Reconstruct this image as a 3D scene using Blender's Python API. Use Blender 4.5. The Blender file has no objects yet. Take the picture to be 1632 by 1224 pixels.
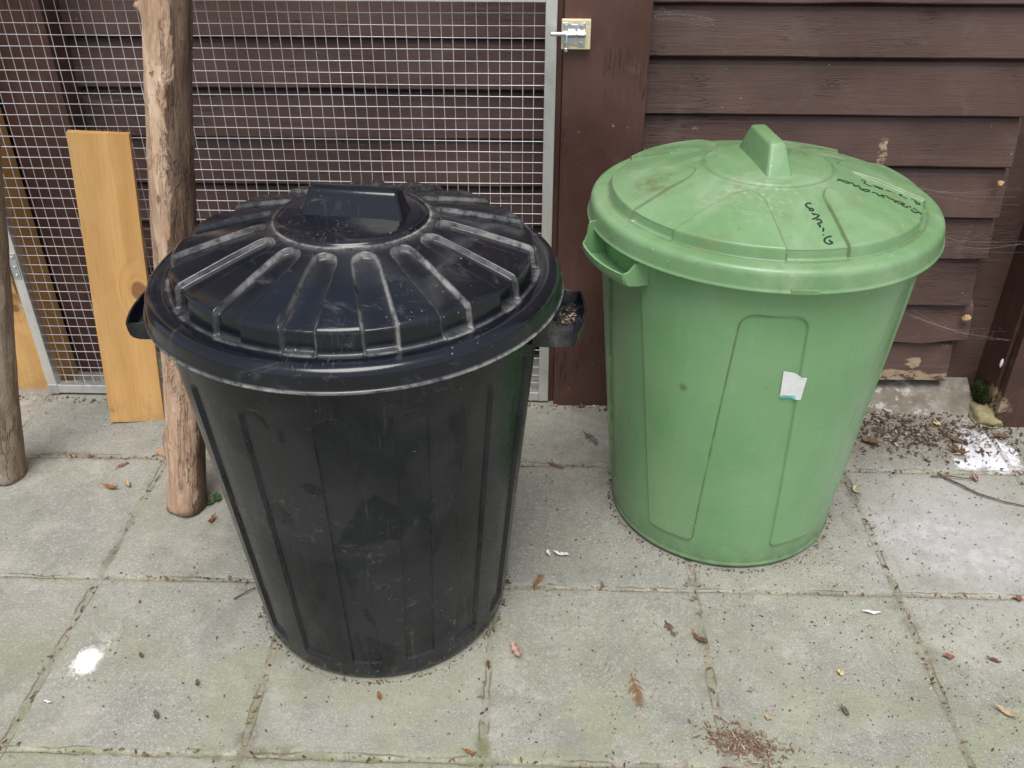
import bpy, bmesh, math, random
import numpy as np
from mathutils import Vector, Matrix
R = math.radians
scn = bpy.context.scene
COL = scn.collection
rng = random.Random(7)
nrs = np.random.RandomState(3)

# ------------------------------------------------------------------ noise (numpy value noise)
_T = np.random.RandomState(11).rand(64, 64, 64)
def vn(x, y, z):
    x = np.asarray(x, float); y = np.asarray(y, float); z = np.asarray(z, float)
    xi = np.floor(x).astype(int); yi = np.floor(y).astype(int); zi = np.floor(z).astype(int)
    fx, fy, fz = x-xi, y-yi, z-zi
    fx = fx*fx*(3-2*fx); fy = fy*fy*(3-2*fy); fz = fz*fz*(3-2*fz)
    def t(a, b, c): return _T[a % 64, b % 64, c % 64]
    c00 = t(xi,yi,zi)*(1-fx)+t(xi+1,yi,zi)*fx; c10 = t(xi,yi+1,zi)*(1-fx)+t(xi+1,yi+1,zi)*fx
    c01 = t(xi,yi,zi+1)*(1-fx)+t(xi+1,yi,zi+1)*fx; c11 = t(xi,yi+1,zi+1)*(1-fx)+t(xi+1,yi+1,zi+1)*fx
    return ((c00*(1-fy)+c10*fy)*(1-fz)+(c01*(1-fy)+c11*fy)*fz)*2-1
def fbm(x, y, z, o=3):
    s = 0; a = 1
    for k in range(o):
        s = s+a*vn(x*2**k+7*k, y*2**k+3*k, z*2**k); a *= .5
    return s
def sst(a, b, x):
    t = np.clip((x-a)/(b-a), 0, 1); return t*t*(3-2*t)

# ------------------------------------------------------------------ object helpers
def tag(o, label, cat, group=None, kind=None):
    if label: o['label'] = label
    if cat: o['category'] = cat
    if group: o['group'] = group
    if kind: o['kind'] = kind
    return o
def thing(name, label, cat, loc=(0,0,0), rz=0, group=None):
    o = bpy.data.objects.new(name, None); COL.objects.link(o)
    o.empty_display_size = .05
    o.location = loc; o.rotation_euler = (0,0,rz)
    return tag(o, label, cat, group)
def link(name, me, m, parent=None):
    o = bpy.data.objects.new(name, me); COL.objects.link(o)
    if m:
        for mm in (m if isinstance(m, (list, tuple)) else [m]): me.materials.append(mm)
    if parent: o.parent = parent
    return o
def mesh_np(name, V, F, smooth=True, attrs=None):
    V = np.asarray(V, np.float32); F = np.asarray(F, np.int32)
    me = bpy.data.meshes.new(name)
    me.vertices.add(len(V)); me.vertices.foreach_set('co', V.ravel())
    k = F.shape[1]
    me.loops.add(F.size); me.loops.foreach_set('vertex_index', F.ravel())
    me.polygons.add(len(F)); me.polygons.foreach_set('loop_start', np.arange(0, F.size, k, dtype=np.int32))
    me.polygons.foreach_set('use_smooth', np.full(len(F), smooth, bool))
    me.update(calc_edges=True)
    for a, v in (attrs or {}).items():
        at = me.attributes.new(a, 'FLOAT', 'POINT'); at.data.foreach_set('value', np.asarray(v, np.float32).ravel())
    return me
def grid_faces(n, m, wrap):
    i = np.arange(n-1)[:, None]; j = np.arange(m if wrap else m-1)[None, :]
    j2 = (j+1) % m
    return np.stack([i*m+j, i*m+j2, (i+1)*m+j2, (i+1)*m+j], -1).reshape(-1, 4)
def grid(name, P, wrap, m, parent=None, attrs=None, flip=False, smooth=True):
    n, mm = P.shape[:2]
    F = grid_faces(n, mm, wrap)
    if flip: F = F[:, ::-1]
    return link(name, mesh_np(name, P.reshape(-1, 3), F, smooth, attrs), m, parent)
def finish(name, bm, m, parent=None, bevel=0, seg=2, smooth=False):
    if bevel:
        bmesh.ops.bevel(bm, geom=list(bm.edges), offset=bevel, segments=seg, affect='EDGES', profile=.5, clamp_overlap=True)
    me = bpy.data.meshes.new(name); bm.to_mesh(me); bm.free()
    if smooth:
        for p in me.polygons: p.use_smooth = True
    return link(name, me, m, parent)
def box(bm, x0, x1, y0, y1, z0, z1, mat=None):
    vs = [bm.verts.new(v) for v in ((x0,y0,z0),(x1,y0,z0),(x1,y1,z0),(x0,y1,z0),(x0,y0,z1),(x1,y0,z1),(x1,y1,z1),(x0,y1,z1))]
    for f in ((3,2,1,0),(4,5,6,7),(0,1,5,4),(1,2,6,5),(2,3,7,6),(3,0,4,7)):
        bm.faces.new([vs[i] for i in f])
    return vs
def box_obj(name, x0, x1, y0, y1, z0, z1, m, parent=None, bevel=.001, seg=2):
    bm = bmesh.new(); box(bm, x0, x1, y0, y1, z0, z1); return finish(name, bm, m, parent, bevel, seg)
def tube_arrays(pts, rad, n=8, cap=True, twist=0):
    pts = [Vector(p) for p in pts]; V = []; F = []
    up = Vector((0,0,1)); prev = None
    for i, p in enumerate(pts):
        d = (pts[min(i+1, len(pts)-1)]-pts[max(i-1, 0)]).normalized()
        if prev is None:
            a = d.cross(up)
            if a.length < .1: a = d.cross(Vector((1,0,0)))
            a.normalize()
        else:
            a = prev-d*prev.dot(d); a.normalize()
        prev = a; b = d.cross(a)
        r = rad[i] if hasattr(rad, '__len__') else rad
        for k in range(n):
            t = 2*math.pi*k/n
            V.append(p+a*(r*math.cos(t))+b*(r*math.sin(t)))
    for i in range(len(pts)-1):
        for k in range(n):
            F.append((i*n+k, i*n+(k+1) % n, (i+1)*n+(k+1) % n, (i+1)*n+k))
    caps = [tuple(range(n))[::-1], tuple((len(pts)-1)*n+k for k in range(n))] if cap else []
    return V, F, caps
def tube_bm(bm, pts, rad, n=8):
    V, F, c = tube_arrays(pts, rad, n)
    vs = [bm.verts.new(v) for v in V]
    for f in list(F)+list(c): bm.faces.new([vs[i] for i in f])
def cyl_obj(name, p0, p1, r, m, parent=None, n=16, bevel=0):
    bm = bmesh.new(); tube_bm(bm, [p0, p1], r, n)
    if bevel:
        es = [e for e in bm.edges if any(len(f.verts) == n for f in e.link_faces)]
        bmesh.ops.bevel(bm, geom=es, offset=bevel, segments=2, affect='EDGES', profile=.5)
    return finish(name, bm, m, parent)

# ------------------------------------------------------------------ material builder
def c4(c): return (c[0], c[1], c[2], 1)
class Mat:
    def __init__(s, name):
        s.m = bpy.data.materials.new(name); s.m.use_nodes = True
        s.nt = s.m.node_tree; s.p = s.nt.nodes['Principled BSDF']
        s._o = s._p = None
    def put(s, sock, v):
        if isinstance(v, bpy.types.NodeSocket): s.nt.links.new(v, sock)
        elif v is not None:
            if isinstance(v, tuple) and len(v) == 3 and sock.type == 'RGBA': v = c4(v)
            sock.default_value = v
    def node(s, t, ins=None, **at):
        n = s.nt.nodes.new(t)
        for k, v in at.items(): setattr(n, k, v)
        for k, v in (ins or {}).items(): s.put(n.inputs[k], v)
        return n
    def obj(s):
        if not s._o: s._o = s.node('ShaderNodeTexCoord').outputs['Object']
        return s._o
    def pos(s):
        if not s._p: s._p = s.node('ShaderNodeNewGeometry').outputs['Position']
        return s._p
    def map(s, v, scale=(1,1,1), rot=(0,0,0), loc=(0,0,0)):
        return s.node('ShaderNodeMapping', {'Vector': v, 'Scale': scale, 'Rotation': rot, 'Location': loc}).outputs[0]
    def noise(s, v, scale=5, detail=4, rough=.6, dist=0):
        return s.node('ShaderNodeTexNoise', {'Vector': v, 'Scale': scale, 'Detail': detail, 'Roughness': rough, 'Distortion': dist}).outputs[0]
    def noisec(s, v, scale=5, detail=2):
        return s.node('ShaderNodeTexNoise', {'Vector': v, 'Scale': scale, 'Detail': detail}).outputs[1]
    def vor(s, v, scale=5, rand=1.0, feature='F1'):
        return s.node('ShaderNodeTexVoronoi', {'Vector': v, 'Scale': scale, 'Randomness': rand}, feature=feature)
    def ss(s, f, a, b, lo=0., hi=1.):
        return s.node('ShaderNodeMapRange', {'Value': f, 'From Min': a, 'From Max': b, 'To Min': lo, 'To Max': hi}, interpolation_type='SMOOTHSTEP').outputs[0]
    def mth(s, op, a, b=None, c=None):
        n = s.node('ShaderNodeMath', operation=op); s.put(n.inputs[0], a)
        if b is not None: s.put(n.inputs[1], b)
        if c is not None: s.put(n.inputs[2], c)
        return n.outputs[0]
    def mul(s, *a):
        r = a[0]
        for x in a[1:]: r = s.mth('MULTIPLY', r, x)
        return r
    def mx(s, a, b): return s.mth('MAXIMUM', a, b)
    def mix(s, f, a, b, blend='MIX'):
        n = s.node('ShaderNodeMix', data_type='RGBA', blend_type=blend)
        s.put(n.inputs[0], f); s.put(n.inputs[6], a); s.put(n.inputs[7], b)
        return n.outputs[2]
    def attr(s, nm): return s.node('ShaderNodeAttribute', attribute_name=nm).outputs['Fac']
    def sep(s, v): return s.node('ShaderNodeSeparateXYZ', {'Vector': v}).outputs
    def spot(s, v, c, r, soft=.4, warp=0., wscale=20, scale=(1,1,1)):
        d = s.node('ShaderNodeVectorMath', {0: v, 1: c}, operation='SUBTRACT').outputs[0]
        d = s.node('ShaderNodeVectorMath', {0: d, 1: scale}, operation='MULTIPLY').outputs[0]
        l = s.node('ShaderNodeVectorMath', {0: d}, operation='LENGTH').outputs['Value']
        if warp:
            l = s.mth('ADD', l, s.mul(s.mth('SUBTRACT', s.noise(v, wscale, 4, .6), .5), warp))
        return s.ss(l, r, r*(1-soft), 0, 1)
    def specks(s, v, scale, size, keep, seed=0.):
        v2 = s.map(v, loc=(seed, seed*.7, seed*1.3)) if seed else v
        wv = s.node('ShaderNodeVectorMath', {0: s.noisec(v2, scale*2.6, 2), 1: (.5,.5,.5)}, operation='SUBTRACT').outputs[0]
        wv = s.node('ShaderNodeVectorMath', {0: wv, 1: (.9/scale,)*3}, operation='MULTIPLY').outputs[0]
        v2 = s.node('ShaderNodeVectorMath', {0: v2, 1: wv}, operation='ADD').outputs[0]
        n = s.vor(v2, scale)
        k = s.sep(n.outputs['Color'])
        # keep only a share of the cells, each with its own size
        return s.mul(s.mth('LESS_THAN', n.outputs['Distance'], s.mul(k[1], size)), s.mth('GREATER_THAN', k[0], 1-keep))
    def bump(s, h, strength=.3, dist=.002, normal=None):
        i = {'Height': h, 'Strength': strength, 'Distance': dist}
        if normal is not None: i['Normal'] = normal
        return s.node('ShaderNodeBump', i).outputs[0]
    def done(s, base=None, rough=None, normal=None, metal=None, spec=None, **k):
        s.put(s.p.inputs['Base Color'], base); s.put(s.p.inputs['Roughness'], rough)
        if normal is not None: s.put(s.p.inputs['Normal'], normal)
        if metal is not None: s.put(s.p.inputs['Metallic'], metal)
        if spec is not None: s.put(s.p.inputs['Specular IOR Level'], spec)
        for kk, v in k.items(): s.put(s.p.inputs[kk], v)
        return s.m

# ------------------------------------------------------------------ materials
def mat_black(lid):
    b = Mat('black_plastic_lid' if lid else 'black_plastic_body'); v = b.obj()
    big = b.noise(v, 5, 4, .6); fine = b.noise(v, 60, 3, .6)
    cre = b.attr('crease')
    if lid:
        base = b.mix(b.ss(big, .35, .65), (.0032,.0046,.0090), (.0052,.0074,.0140))
        st = b.noise(b.map(v, (9,60,9), (0,0,.5)), 3.5, 6, .7, .4)
        st2 = b.noise(b.map(v, (70,8,9), (0,0,-.35)), 3, 6, .7, .5)
        scuff = b.mul(b.mx(b.ss(st, .56, .78), b.ss(st2, .58, .78)), b.ss(b.noise(v, 6, 3), .46, .68))
        smear = b.mul(b.ss(b.noise(v, 9, 5, .65, 1.5), .56, .76), .16)
        dust = b.mx(b.mx(b.mul(scuff, .42), smear), b.mul(cre, b.ss(b.noise(v, 60, 5, .75), .28, .60), b.ss(b.noise(v, 7, 3, .6), .32, .62, .28, 1.0)))
        film = b.mul(b.ss(b.noise(v, 3.3, 3), .35, .75), .012)
    else:
        base = b.mix(b.ss(big, .35, .65), (.0024,.0044,.0085), (.0042,.0068,.0120))
        st = b.noise(b.map(v, (40,40,2.2)), 2, 6, .7, .3)
        st2 = b.noise(b.map(v, (14,14,9), (.4,.5,.3)), 2, 5, .7, 1.2)
        scuff = b.mul(b.ss(st, .52, .80), b.ss(b.noise(v, 5, 3), .40, .65))
        smear = b.ss(b.noise(v, 4.2, 4, .6, .8), .36, .62)
        wet = b.ss(b.noise(b.map(v, (1,1,.6)), 13, 2, .4, .3), .60, .64)       # handled patches without the dust film
        dust = b.mx(b.mul(scuff, .20), b.mul(smear, .042, b.mth('SUBTRACT', 1.0, b.mul(wet, .9))))
        dust = b.mx(dust, b.mul(b.ss(st2, .56, .76), .05))
        dust = b.mx(dust, b.mul(cre, b.ss(b.noise(v, 30, 4, .7), .35, .75), .05))
        film = b.mul(b.ss(b.noise(v, 2.5, 3), .25, .7), .008)
    dust = b.mth('ADD', dust, film)
    col = b.mix(dust, base, (.40,.39,.37))
    sp = b.mx(b.mul(b.specks(v, 210, .22, .16), b.ss(b.noise(v, 7, 4, .7), .48, .62)), b.mul(b.specks(v, 85, .11, .10, 3.), b.ss(b.noise(v, 4, 3, .7), .42, .6)))
    if not lid:
        webby = b.mul(b.ss(b.noise(b.map(v, (1,1,1.6)), 42, 6, .8, 1.5), .56, .68), b.ss(b.noise(v, 5, 3), .52, .64))
        sp = b.mx(sp, b.mul(webby, .30))
        sp = b.mx(sp, b.mul(b.ss(b.sep(v)[2], .07, .0), b.ss(b.noise(v, 70, 5, .8), .56, .66), .5))
    col = b.mix(b.mul(sp, .7), col, (.50,.48,.44))
    rough = b.mth('ADD', b.ss(fine, .2, .8, .09 if lid else .20, .18 if lid else .31), b.mul(dust, .9))
    h = b.mth('ADD', b.mul(b.noise(v, 240, 2, .6), .35), b.mul(dust, .6))
    return b.done(col, rough, b.bump(h, .15, .0012), spec=.5 if lid else .36)
def mat_green(lid):
    b = Mat('green_plastic_lid' if lid else 'green_plastic_body'); v = b.obj()
    cre = b.attr('crease')
    big = b.noise(v, 4, 4, .6)
    base = b.mix(b.ss(big, .3, .7), (.138,.270,.117) if lid else (.182,.368,.166), (.172,.322,.145) if lid else (.216,.418,.198))
    bloom = b.mul(b.ss(b.noise(v, 6.5, 6, .7, .6), .44, .70), .42 if lid else .12)
    base = b.mix(bloom, base, (.36,.45,.30))
    cloud = b.mul(b.ss(b.noise(v, 2.6, 5, .7, 1.0), .42, .66), .30)
    base = b.mix(cloud, base, (.30,.43,.27) if lid else (.27,.42,.24))
    pit = b.mul(b.ss(b.noise(v, 120, 4, .8), .60, .70), b.ss(b.noise(v, 6, 4, .7), .46, .62))
    base = b.mix(b.mul(pit, .5), base, (.46,.52,.40))
    st = b.noise(b.map(v, (45,9,45) if lid else (45,45,3)), 1.5, 5, .65, .4)
    base = b.mix(b.mul(b.ss(st, .58, .8), .16), base, (.42,.55,.40))
    grime_shade = b.mul(b.ss(b.noise(v, 30, 4, .7), .22, .55), cre)  # crease dirt; on the body also painted shade of the panel edges
    base = b.mix(b.mul(grime_shade, .78), base, (.085,.095,.045))
    if lid:
        g1 = b.spot(v, (-.215,-.055,.755), .06, .8, .07, 22, (1.0,1.0,1))
        g2 = b.spot(v, (.055,.05,.78), .05, .9, .05, 30)
        base = b.mix(b.mul(b.mx(g1, g2), b.ss(b.noise(v, 45, 4, .7), .30, .62), .75), base, (.12,.125,.05))
        g3 = b.mul(b.spot(v, (-.05,-.13,.77), .11, .9, .10, 14), b.ss(b.noise(v, 80, 5, .8), .50, .62))
        base = b.mix(b.mul(g3, .55), base, (.47,.50,.40))
        g4 = b.mul(b.ss(b.noise(b.map(v, loc=(4,1,2)), 13, 5, .7, .6), .54, .70), .45)
        base = b.mix(g4, base, (.20,.235,.115))
    else:
        low = b.ss(b.sep(v)[2], .09, .0)
        base = b.mix(b.mul(low, b.ss(b.noise(v, 26, 5, .75), .36, .62), .55), base, (.12,.135,.085))
        spl = b.mul(b.ss(b.sep(v)[2], .22, .03), b.ss(b.noise(b.map(v, (1,1,2.2)), 34, 5, .8), .58, .70))
        base = b.mix(b.mul(spl, .45), base, (.46,.55,.44))
        drip = b.mul(b.ss(b.noise(b.map(v, (34,34,1.6)), 1.6, 5, .7, .2), .56, .74), b.ss(b.noise(v, 4, 3), .42, .62))
        base = b.mix(b.mul(drip, .30), base, (.40,.50,.36))
        g1 = b.spot(v, (-.15,-.235,.44), .012, .9, .01, 60)
        base = b.mix(b.mul(g1, .7), base, (.12,.14,.05))
    dk = b.mx(b.specks(v, 70, .11, .06), b.specks(v, 170, .2, .06, 5.))
    base = b.mix(b.mul(dk, .8), base, (.05,.06,.035))
    lt = b.specks(v, 120, .18, .06, 9.)
    base = b.mix(b.mul(lt, .7), base, (.58,.66,.55))
    rough = b.mth('ADD', b.ss(b.noise(v, 50, 3), .2, .8, .24, .36), b.mul(bloom, .5))
    h = b.mth('ADD', b.mul(b.noise(v, 260, 2, .6), .3), b.mul(b.noise(v, 14, 2), .6))
    return b.done(base, rough, b.bump(h, .14, .0015), spec=.5, **{'Subsurface Weight': .06, 'Subsurface Radius': (.01,.02,.01), 'Subsurface Scale': .1})
def mat_brown(name, along, wears=(), dark=1.0, tint=(1,1,1)):
    b = Mat(name); v = b.pos()
    sc = (1.6,14,26) if along == 'x' else (26,14,1.6)
    g = b.noise(b.map(v, sc), 2.2, 6, .68, .6)
    fg = b.noise(b.map(v, tuple(x*3.2 for x in sc)), 3, 4, .7, .8)
    big = b.noise(v, 3.2, 4, .6)
    A = tuple(.058*dark*t for t in tint); 
    c1 = (.074*dark*tint[0], .040*dark*tint[1], .033*dark*tint[2]); c2 = (.124*dark*tint[0], .073*dark*tint[1], .063*dark*tint[2])
    base = b.mix(b.ss(big, .3, .72), c1, c2)
    base = b.mix(b.mul(b.ss(fg, .55, .8), .5), base, (.035*dark,.022*dark,.019*dark))
    base = b.mix(b.mul(b.ss(g, .55, .82), .28), base, (.22*dark,.175*dark,.17*dark))
    haze = b.mul(b.ss(b.noise(v, 9, 5, .7, .8), .54, .80), .20)
    base = b.mix(haze, base, (.30,.27,.255))
    sp = b.mx(b.mul(b.specks(v, 105, .17, .12), b.ss(b.noise(v, 4, 3), .5, .62)), b.specks(v, 50, .085, .07, 4.))
    base = b.mix(b.mul(sp, .75), base, (.60,.56,.52))
    wr = None
    for (c, r, w, ws, scl) in wears:
        m = b.spot(v, c, r, .25, w, ws, scl)
        wr = m if wr is None else b.mx(wr, m)
    if wr is not None:
        wr = b.mul(wr, b.ss(b.noise(b.map(v, (1,1,1.7)), 26, 6, .75, .3), .44, .52))
        base = b.mix(b.mul(wr, .85), base, b.mix(b.noise(b.map(v, sc), 6, 4), (.30,.21,.12), (.52,.42,.29)))
    cr = b.mul(b.ss(b.mth('ABSOLUTE', b.mth('SUBTRACT', b.noise(b.map(v, tuple(x*.55 for x in sc)), 4.0, 3, .55, 1.4), .5)), .022, .006), b.ss(b.noise(v, 6, 3), .50, .62))
    base = b.mix(b.mul(cr, .6), base, (.022,.014,.012))
    h = b.mth('SUBTRACT', b.mth('ADD', b.mul(fg, .55), b.mul(g, .55)), b.mul(cr, .7))
    return b.done(base, b.ss(big, .2, .8, .42, .58), b.bump(h, .55, .0035), spec=.4)
def mat_metal(name, col=(.55,.56,.57), rough=.42, dirt=.35):
    b = Mat(name); v = b.pos()
    n = b.noise(b.map(v, (40,40,5)), 2, 5, .65); n2 = b.noise(v, 14, 4, .65)
    base = b.mix(b.mul(b.ss(n2, .48, .75), dirt), col, (.24,.22,.20))
    base = b.mix(b.mul(b.ss(n, .5, .8), .25), base, tuple(min(1, x*1.3) for x in col))
    return b.done(base, b.ss(n, .25, .75, rough-.1, rough+.15), b.bump(n, .08, .001), metal=.85)
def mat_softwood(name, knots=(), along='z', shade=1.0):
    b = Mat(name); v = b.obj()
    warp = b.noise(b.map(v, (2,2,.7)), 3, 2, .5)
    x = b.sep(v)
    ring = b.mth('ADD', b.mul(x[0], 13), b.mth('ADD', b.mul(warp, 2.2), b.mul(x[2], .6)))
    for (kc, kr) in knots:
        d = b.node('ShaderNodeVectorMath', {0: v, 1: kc}, operation='SUBTRACT').outputs[0]
        d = b.node('ShaderNodeVectorMath', {0: d, 1: (1.0,1.0,.62)}, operation='MULTIPLY').outputs[0]
        l = b.node('ShaderNodeVectorMath', {0: d}, operation='LENGTH').outputs['Value']
        near = b.ss(l, .055, .018)
        ring = b.mth('ADD', b.mul(ring, b.mth('SUBTRACT', 1.0, near)), b.mul(near, b.mul(l, 85)))
    w = b.mth('PINGPONG', ring, .5)
    fib = b.noise(b.map(v, (90,90,3)), 3, 5, .65, .4)
    base = b.mix(b.ss(w, .0, .5, .30, .75), (.62*shade,.340*shade,.118*shade), (.80*shade,.485*shade,.195*shade))
    base = b.mix(b.mul(b.ss(fib, .46, .72), .55), base, (.50*shade,.27*shade,.095*shade))
    heart = b.mul(b.ss(b.mth('ADD', x[0], b.mul(b.mth('SUBTRACT', b.noise(b.map(v, (6,6,1.2)), 3, 3), .5), .06)), .018, .026), b.ss(x[2], .30, .42))
    base = b.mix(b.mul(heart, .38), base, (.50*shade,.26*shade,.085*shade))
    base = b.mix(b.mul(b.ss(b.noise(v, 7, 4), .5, .75), .35), base, (.78*shade,.54*shade,.29*shade))
    for (kc, kr) in knots:
        m = b.spot(v, kc, kr, .35, .01, 40, (1,1,.8))
        base = b.mix(b.mul(m, .9), base, b.mix(b.noise(v, 90, 3), (.20,.085,.035), (.34,.165,.075)))
    sp = b.mx(b.specks(v, 75, .15, .09), b.specks(v, 150, .22, .05, 2.))
    base = b.mix(b.mul(sp, .8), base, (.075,.05,.025))
    foot = b.mul(b.ss(x[2], .10, .0), b.ss(b.noise(v, 26, 5, .75), .40, .62))
    base = b.mix(b.mul(foot, .35), base, (.26,.19,.11))
    grey = b.ss(b.noise(b.map(v, (3,3,.6)), 9, 5, .7), .56, .74)
    base = b.mix(b.mul(grey, .22), base, (.42,.36,.27))
    sm = b.spot(v, (-.052,-.02,.035), .016, .6, .03, 90)
    base = b.mix(b.mul(sm, b.ss(b.noise(v, 150, 3), .4, .6), .8), base, (.06,.045,.03))
    saw = b.noise(b.map(v, (3,3,160)), 2, 3, .6)
    return b.done(base, .72, b.bump(b.mth('ADD', fib, b.mul(saw, .5)), .25, .0015), spec=.3)
def mat_bark(name, grey):
    b = Mat(name); v = b.obj()
    lng = b.noise(b.map(v, (26,26,3)), 2, 6, .7, .6)
    blot = b.noise(b.map(v, (1,1,.45)), 17, 5, .65, .6)
    fine = b.noise(b.map(v, (60,60,18)), 3, 4, .7)
    side = b.attr('bark')
    if grey:
        wood = b.mix(b.ss(lng, .35, .7), (.23,.165,.12), (.36,.285,.22))
        wood = b.mix(b.mul(b.ss(blot, .50, .62), .6), wood, (.44,.37,.30))
        bark = b.mix(lng, (.17,.10,.068), (.30,.19,.125))
    else:
        wood = b.mix(b.ss(lng, .33, .68), (.46,.295,.195), (.68,.505,.365))
        wood = b.mix(b.mul(b.ss(blot, .55, .68), .6), wood, (.74,.64,.53))
        wood = b.mix(b.mul(b.ss(b.noise(b.map(v, (1,1,.3)), 11, 4, .6, .8), .50, .62), .75), wood, (.40,.255,.17))
        wood = b.mix(b.mul(b.ss(b.noise(b.map(v, (1,1,.6)), 38, 5, .7, .5), .52, .66), .6), wood, (.34,.215,.145))
        wood = b.mix(b.mul(b.ss(b.sep(v)[2], .55, .12), b.ss(blot, .40, .58), .55), wood, (.34,.215,.155))
        bark = b.mix(b.ss(lng, .3, .7), (.095,.055,.036), (.23,.16,.115))
    flk = b.noise(b.map(v, (1,1,.14)), 34, 5, .72, .4)
    wood = b.mix(b.mul(b.ss(flk, .53, .60), .42), wood, b.mix(fine, (.30,.195,.13), (.46,.34,.25)))
    m = b.ss(b.mth('ADD', side, b.mul(b.mth('SUBTRACT', blot, .5), 1.1)), .44, .54)
    col = b.mix(m, wood, bark)
    col = b.mix(b.mul(b.ss(fine, .6, .8), .5), col, (.14,.095,.06))
    pk = b.specks(b.map(v, (1,1,.5)), 60, .3, .16)
    col = b.mix(b.mul(pk, .7), col, (.10,.065,.04))
    h = b.mth('ADD', b.mul(lng, .7), b.mth('ADD', b.mul(blot, .5), b.mth('ADD', b.mul(m, .45), b.mth('ADD', b.mul(fine, .4), b.mul(b.ss(flk, .52, .58), -.45)))))
    return b.done(col, .82, b.bump(h, 1.0, .007), spec=.2)
def mat_plain(name, c1, c2, scale=40, rough=.7, bump=.3, spec=.3, stretch=(1,1,1)):
    b = Mat(name); v = b.obj(); n = b.noise(b.map(v, stretch), scale, 4, .65)
    return b.done(b.mix(b.ss(n, .3, .7), c1, c2), rough, b.bump(n, bump, .002), spec=spec)

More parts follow.
